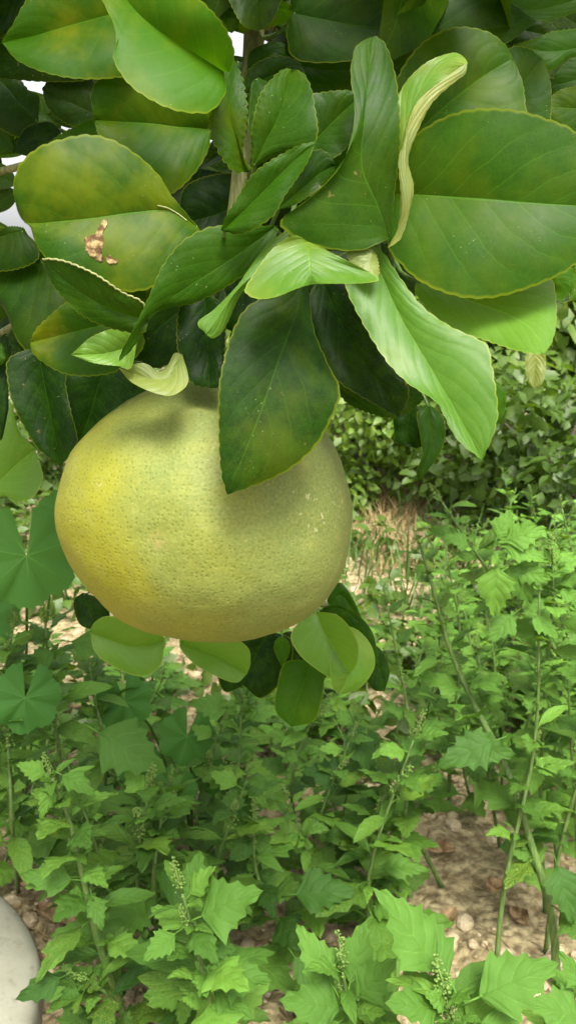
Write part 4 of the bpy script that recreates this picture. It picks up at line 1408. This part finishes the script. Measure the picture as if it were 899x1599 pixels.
def dead_leaf(px, py, ln, rz, seed_, lab, lift=.006):
    rr = random.Random(seed_)
    n, K = 12, 3
    vs, uvs, fs = [], [], []
    for i in range(n + 1):
        t_ = i / n
        wd = .28 * math.sin(math.pi * t_) ** .8 if 0 < i < n else 0
        for j in range(-K, K + 1):
            f = j / K
            vs.append(Vector((f * wd * ln, (t_ - .5) * ln, ln * (.55 * (f * wd) ** 2 * 5 + .22 * (t_ - .5) ** 2 * 2 + .06 * noise.noise(Vector((t_ * 4, f * 2, seed_)))))))
    W = 2 * K + 1
    for i in range(n):
        for j in range(W - 1):
            a = i * W + j
            fs.append((a, a + 1, a + W + 1, a + W))
    o = link('dead_leaf', mesh('dead_leaf', vs, fs, M['dead']))
    g = G(px, py, .01)
    o.location = (g.x, g.y, hgt(g.x, g.y) + lift)
    o.rotation_euler = (rr.uniform(-.3, .3), rr.uniform(-.4, .4), rz)
    tag(o, lab, 'dead leaf')


dead_leaf(88, 1462, .075, .8, 1, 'curled tan dead leaf beside the pale slab', .03)
dead_leaf(62, 1405, .06, 2.0, 2, 'brown dead leaf in the dark gap above the pale slab', .012)
dead_leaf(165, 1580, .055, 1.2, 3, 'brown dead leaf at the bottom edge under the left weeds', .02)
dead_leaf(45, 1385, .035, .2, 4, 'small light dead leaf at far left near the slab', .01)
dead_leaf(640, 1490, .05, .4, 5, 'dark curled dead leaf on the soil at lower right', .01)
dead_leaf(235, 1270, .05, 2.4, 6, 'pale dry leaf on the soil left of the dark mallow leaves', .012)
dead_leaf(480, 1215, .05, .9, 7, 'dark brown dead leaf lying on soil below the citrus leaves', .012)

r8 = random.Random(5)
for i, (px, py, where) in enumerate([(690, 1340, 'on the open soil, left part'), (770, 1400, 'on the open soil, in its middle'), (700, 1450, 'on the open soil, lower part'), (440, 1290, 'on the pebbly soil under the fruit'),
                                     (600, 1180, 'on the soil right of the lower citrus leaves'), (75, 1500, 'touching the right side of the pale slab'), (110, 1440, 'in the dark gap right of the pale slab'), (810, 1440, 'by the thick curved stem')]):
    dead_leaf(px, py, r8.uniform(.028, .045), r8.uniform(0, 6), 20 + i, 'small brown dry leaf ' + where, .006)
sv, sf = [], []
for i in range(260):
    y = r8.uniform(.6, 2.0)
    x = (r8.random() - .5) * y * .9
    a, l_ = r8.uniform(0, 6.28), r8.uniform(.015, .06)
    p0 = Vector((x, y, hgt(x, y) + .004))
    x1, y1 = x + math.cos(a) * l_, y + math.sin(a) * l_
    p1 = Vector((x1, y1, hgt(x1, y1) + r8.uniform(.003, .012)))
    tube([p0, p0.lerp(p1, .5) + Vector((r8.uniform(-.003, .003), 0, .003)), p1], [.0009, .0008, .0005], 4, sv, sf)
tag(link('dry_twigs', mesh('dry_twigs', sv, sf, M['straw'])), 'thin broken dry twigs and straw scattered over the soil', kind='stuff')

# dry grass band and green grass between the weeds and the hedge
def blades(name, n, box, hts, width, mat, label, seed_, lean=.5):
    rr = random.Random(seed_)
    vs, fs = [], []
    for i in range(n):
        x, y = rr.uniform(box[0], box[1]), rr.uniform(box[2], box[3])
        if noise.noise(Vector((x * 2.2, y * 2.2, seed_))) < -.12: continue
        z = hgt(x, y)
        h = rr.uniform(*hts)
        a = rr.random() * 6.28
        le = rr.uniform(.1, lean) * h * 1.6
        dx, dy = math.cos(a), math.sin(a)
        wx, wy = -dy * width, dx * width
        b = len(vs)
        for (t_, wf) in ((0, 1), (.55, .8), (1, .08)):
            cx, cy, cz = x + dx * le * t_ ** 1.8, y + dy * le * t_ ** 1.8, z + h * t_ * (1 - .2 * t_ * lean)
            vs += [(cx - wx * wf, cy - wy * wf, cz), (cx + wx * wf, cy + wy * wf, cz)]
        fs += [(b, b + 1, b + 3, b + 2), (b + 2, b + 3, b + 5, b + 4)]
    o = link(name, mesh(name, vs, fs, mat))
    tag(o, label, kind='stuff')


blades('dry_grass', 8000, (-.3, 1.7, 2.1, 3.2), (.02, .10), .0020, M['straw'], 'band of dry straw coloured grass in front of the hedge', 5, .9)
blades('green_grass', 3000, (-1.4, 1.9, 1.5, 3.4), (.06, .24), .0028, M['grass'], 'thin green grass growing between the weeds and the hedge', 6, .6)


# far ground cover and the hedge
def leaf_cloud(verts, faces, uvs, centre, rad, n, size, rr, droop=.4, surf=.55):
    for i in range(n):
        u_ = Vector((rr.gauss(0, 1), rr.gauss(0, 1), rr.gauss(0, 1))).normalized()
        r_ = surf + (1 - surf) * rr.random() ** .5
        p = centre + Vector((u_.x * rad[0] * r_, u_.y * rad[1] * r_, u_.z * rad[2] * r_))
        if p.z < .01: continue
        dv = (u_ * .6 + Vector((rr.uniform(-1, 1), rr.uniform(-1, 1), rr.uniform(-1.0, .3) - droop * .3))).normalized()
        nr = (u_ + Vector((rr.uniform(-.7, .7), rr.uniform(-.9, .5), .7))).normalized()
        m = orient(p, dv, nr, size * rr.uniform(.6, 1.25))
        b = len(verts)
        for q, uvq in (((0, 0, 0), (.5, 0)), ((-.30, .38, .07), (0, .4)), ((0, .42, 0), (.5, .4)), ((.30, .38, .07), (1, .4)), ((-.2, .74, .02), (.1, .75)), ((0, .78, -.05), (.5, .75)), ((.2, .74, .02), (.9, .75)), ((0, 1, -.14), (.5, 1))):
            verts.append(m @ Vector(q))
            uvs.append(uvq)
        faces += [(b, b + 2, b + 1), (b, b + 3, b + 2), (b + 1, b + 2, b + 5, b + 4), (b + 2, b + 3, b + 6, b + 5), (b + 4, b + 5, b + 7), (b + 5, b + 6, b + 7)]


def shrub(px, dist, hgt_, wid, n, size, label, seed_, tone, yel, name='shrub', low_=0.12, cat='shrub', clumps=16):
    rr = random.Random(seed_)
    x = (px - 449.5) / FPX * dist
    root = empty(name, (x, dist, 0))
    tag(root, label, cat)
    vs, fs = tube([Vector((0, 0, -.02)), Vector((.03, .02, hgt_ * .3)), Vector((.0, .04, hgt_ * .6)), Vector((.04, 0, hgt_ * .85))], [.016, .013, .009, .005], 8)
    for k in range(5):
        a = k * 1.3 + rr.random()
        s0 = Vector((.02, .02, hgt_ * (.2 + .1 * k)))
        tube([s0, s0 + Vector((math.cos(a) * wid * .25, math.sin(a) * wid * .25, hgt_ * .12)), s0 + Vector((math.cos(a) * wid * .42, math.sin(a) * wid * .4, hgt_ * .25))], [.012, .008, .004], 6, vs, fs)
    link('trunk', mesh('trunk', vs, fs, M['trunk']), root)
    v, f, u = [], [], []
    for k in range(clumps):
        c = Vector((rr.uniform(-.5, .5) * wid, rr.uniform(-.6, .35) * wid * .8, hgt_ * (low_ + (1 - low_) * ((k + rr.random()) / clumps) * .9)))
        r_ = wid * rr.uniform(.16, .32)
        leaf_cloud(v, f, u, c, (r_, r_, r_ * .85), n // clumps, size, rr)
    o = link('foliage', mesh('foliage', v, f, M['hedge'], u), root)
    o['kind'] = 'stuff'
    o['tone'] = tone
    o['yellowing'] = yel
    o['seed'] = float(seed_)
    return root


shrub(545, 3.3, 1.15, .75, 2600, .055, 'small leaved light green shrub right beside the fruit in the background', 1, .55, .5)
shrub(560, 2.95, .5, .5, 2200, .04, 'low light green bush of small leaves beside the fruit', 12, .75, .5, cat='bush', name='bush', low_=.06)
shrub(640, 3.9, 1.9, .95, 2600, .07, 'dark shrub behind the curled hanging leaf', 2, .25, .2)
shrub(740, 3.6, 2.1, 1.0, 3200, .075, 'tall hedge shrub below the pointed light leaf', 3, .45, .35)
shrub(850, 3.2, 1.9, .95, 3200, .08, 'broad leaved hedge shrub at the right edge', 4, .5, .35)
shrub(960, 3.5, 2.3, 1.1, 2600, .085, 'leafy hedge shrub cut off by the right edge behind the others', 5, .6, .35)
shrub(470, 4.2, 1.2, .9, 1800, .07, 'low shrub hidden mostly behind the fruit', 6, .35, .25)
shrub(800, 2.75, .55, .6, 1500, .05, 'low bushy plant at the foot of the hedge on the right', 7, .5, .2, cat='bush', name='bush', low_=.05)
shrub(905, 2.3, .6, .55, 1500, .05, 'low dark bush at the right edge above the weeds', 8, .3, .1, cat='bush', name='bush', low_=.05)
shrub(690, 5.2, 2.6, 1.6, 2600, .09, 'tall dim tree farther back behind the hedge', 9, .3, .3, name='background_tree', cat='tree')
shrub(120, 3.0, .62, .9, 1600, .06, 'low green bush behind the fruit on the left', 10, .3, .1, cat='bush', name='bush', low_=.05)
shrub(300, 3.6, .75, 1.0, 1600, .06, 'wide low bush in the distance behind the fruit', 11, .35, .2, cat='bush', name='bush', low_=.05)

r5 = random.Random(81)
v, f, u = [], [], []
for i in range(230):
    y = 1.25 + 1.9 * r5.random()
    x = (r5.random() - .5) * y * 1.0
    px, py, _ = to_px(Vector((x, y, 0)))
    if 540 < px < 700 and 780 < py < 860: continue
    leaf_cloud(v, f, u, Vector((x, y, .05)), (.07, .07, .06), 26, .045, r5)
o = tag(link('ground_cover', mesh('ground_cover', v, f, M['hedge'], u)), 'low mixed green ground cover between the weeds and the hedge', kind='stuff')
o['tone'] = .35
o['yellowing'] = .2
o['seed'] = 3.0

# unseen crown leaves added above and left of frame, shading the lower left weeds
r6 = random.Random(90)
v, f, u = [], [], []
for i in range(16):
    c = Vector((r6.uniform(-1.15, .15), r6.uniform(-.1, 1.1), r6.uniform(1.12, 1.7)))
    px, py, d_ = to_px(c)
    if c.x > -.35 and c.y < .25: continue
    if d_ > .05 and py > -420 and px > -420: continue
    leaf_cloud(v, f, u, c - tree_root, (.16, .16, .12), 45, .085, r6)
for i in range(20):  # unseen clumps added over the frame to shade the hanging leaves
    px, py, d_ = r6.uniform(-150, 1000), r6.uniform(-520, -150), r6.uniform(.36, .60)
    c = P(px, py, d_)
    leaf_cloud(v, f, u, c - tree_root, (.05, .05, .03), 5, .08, r6)
me = mesh('foliage', v, f, M['citrus'], u)
o = link('foliage', me, tree)
tag(o, kind='stuff')
o['tone'] = .3
o['yellowing'] = .2
o['seed'] = 8.0
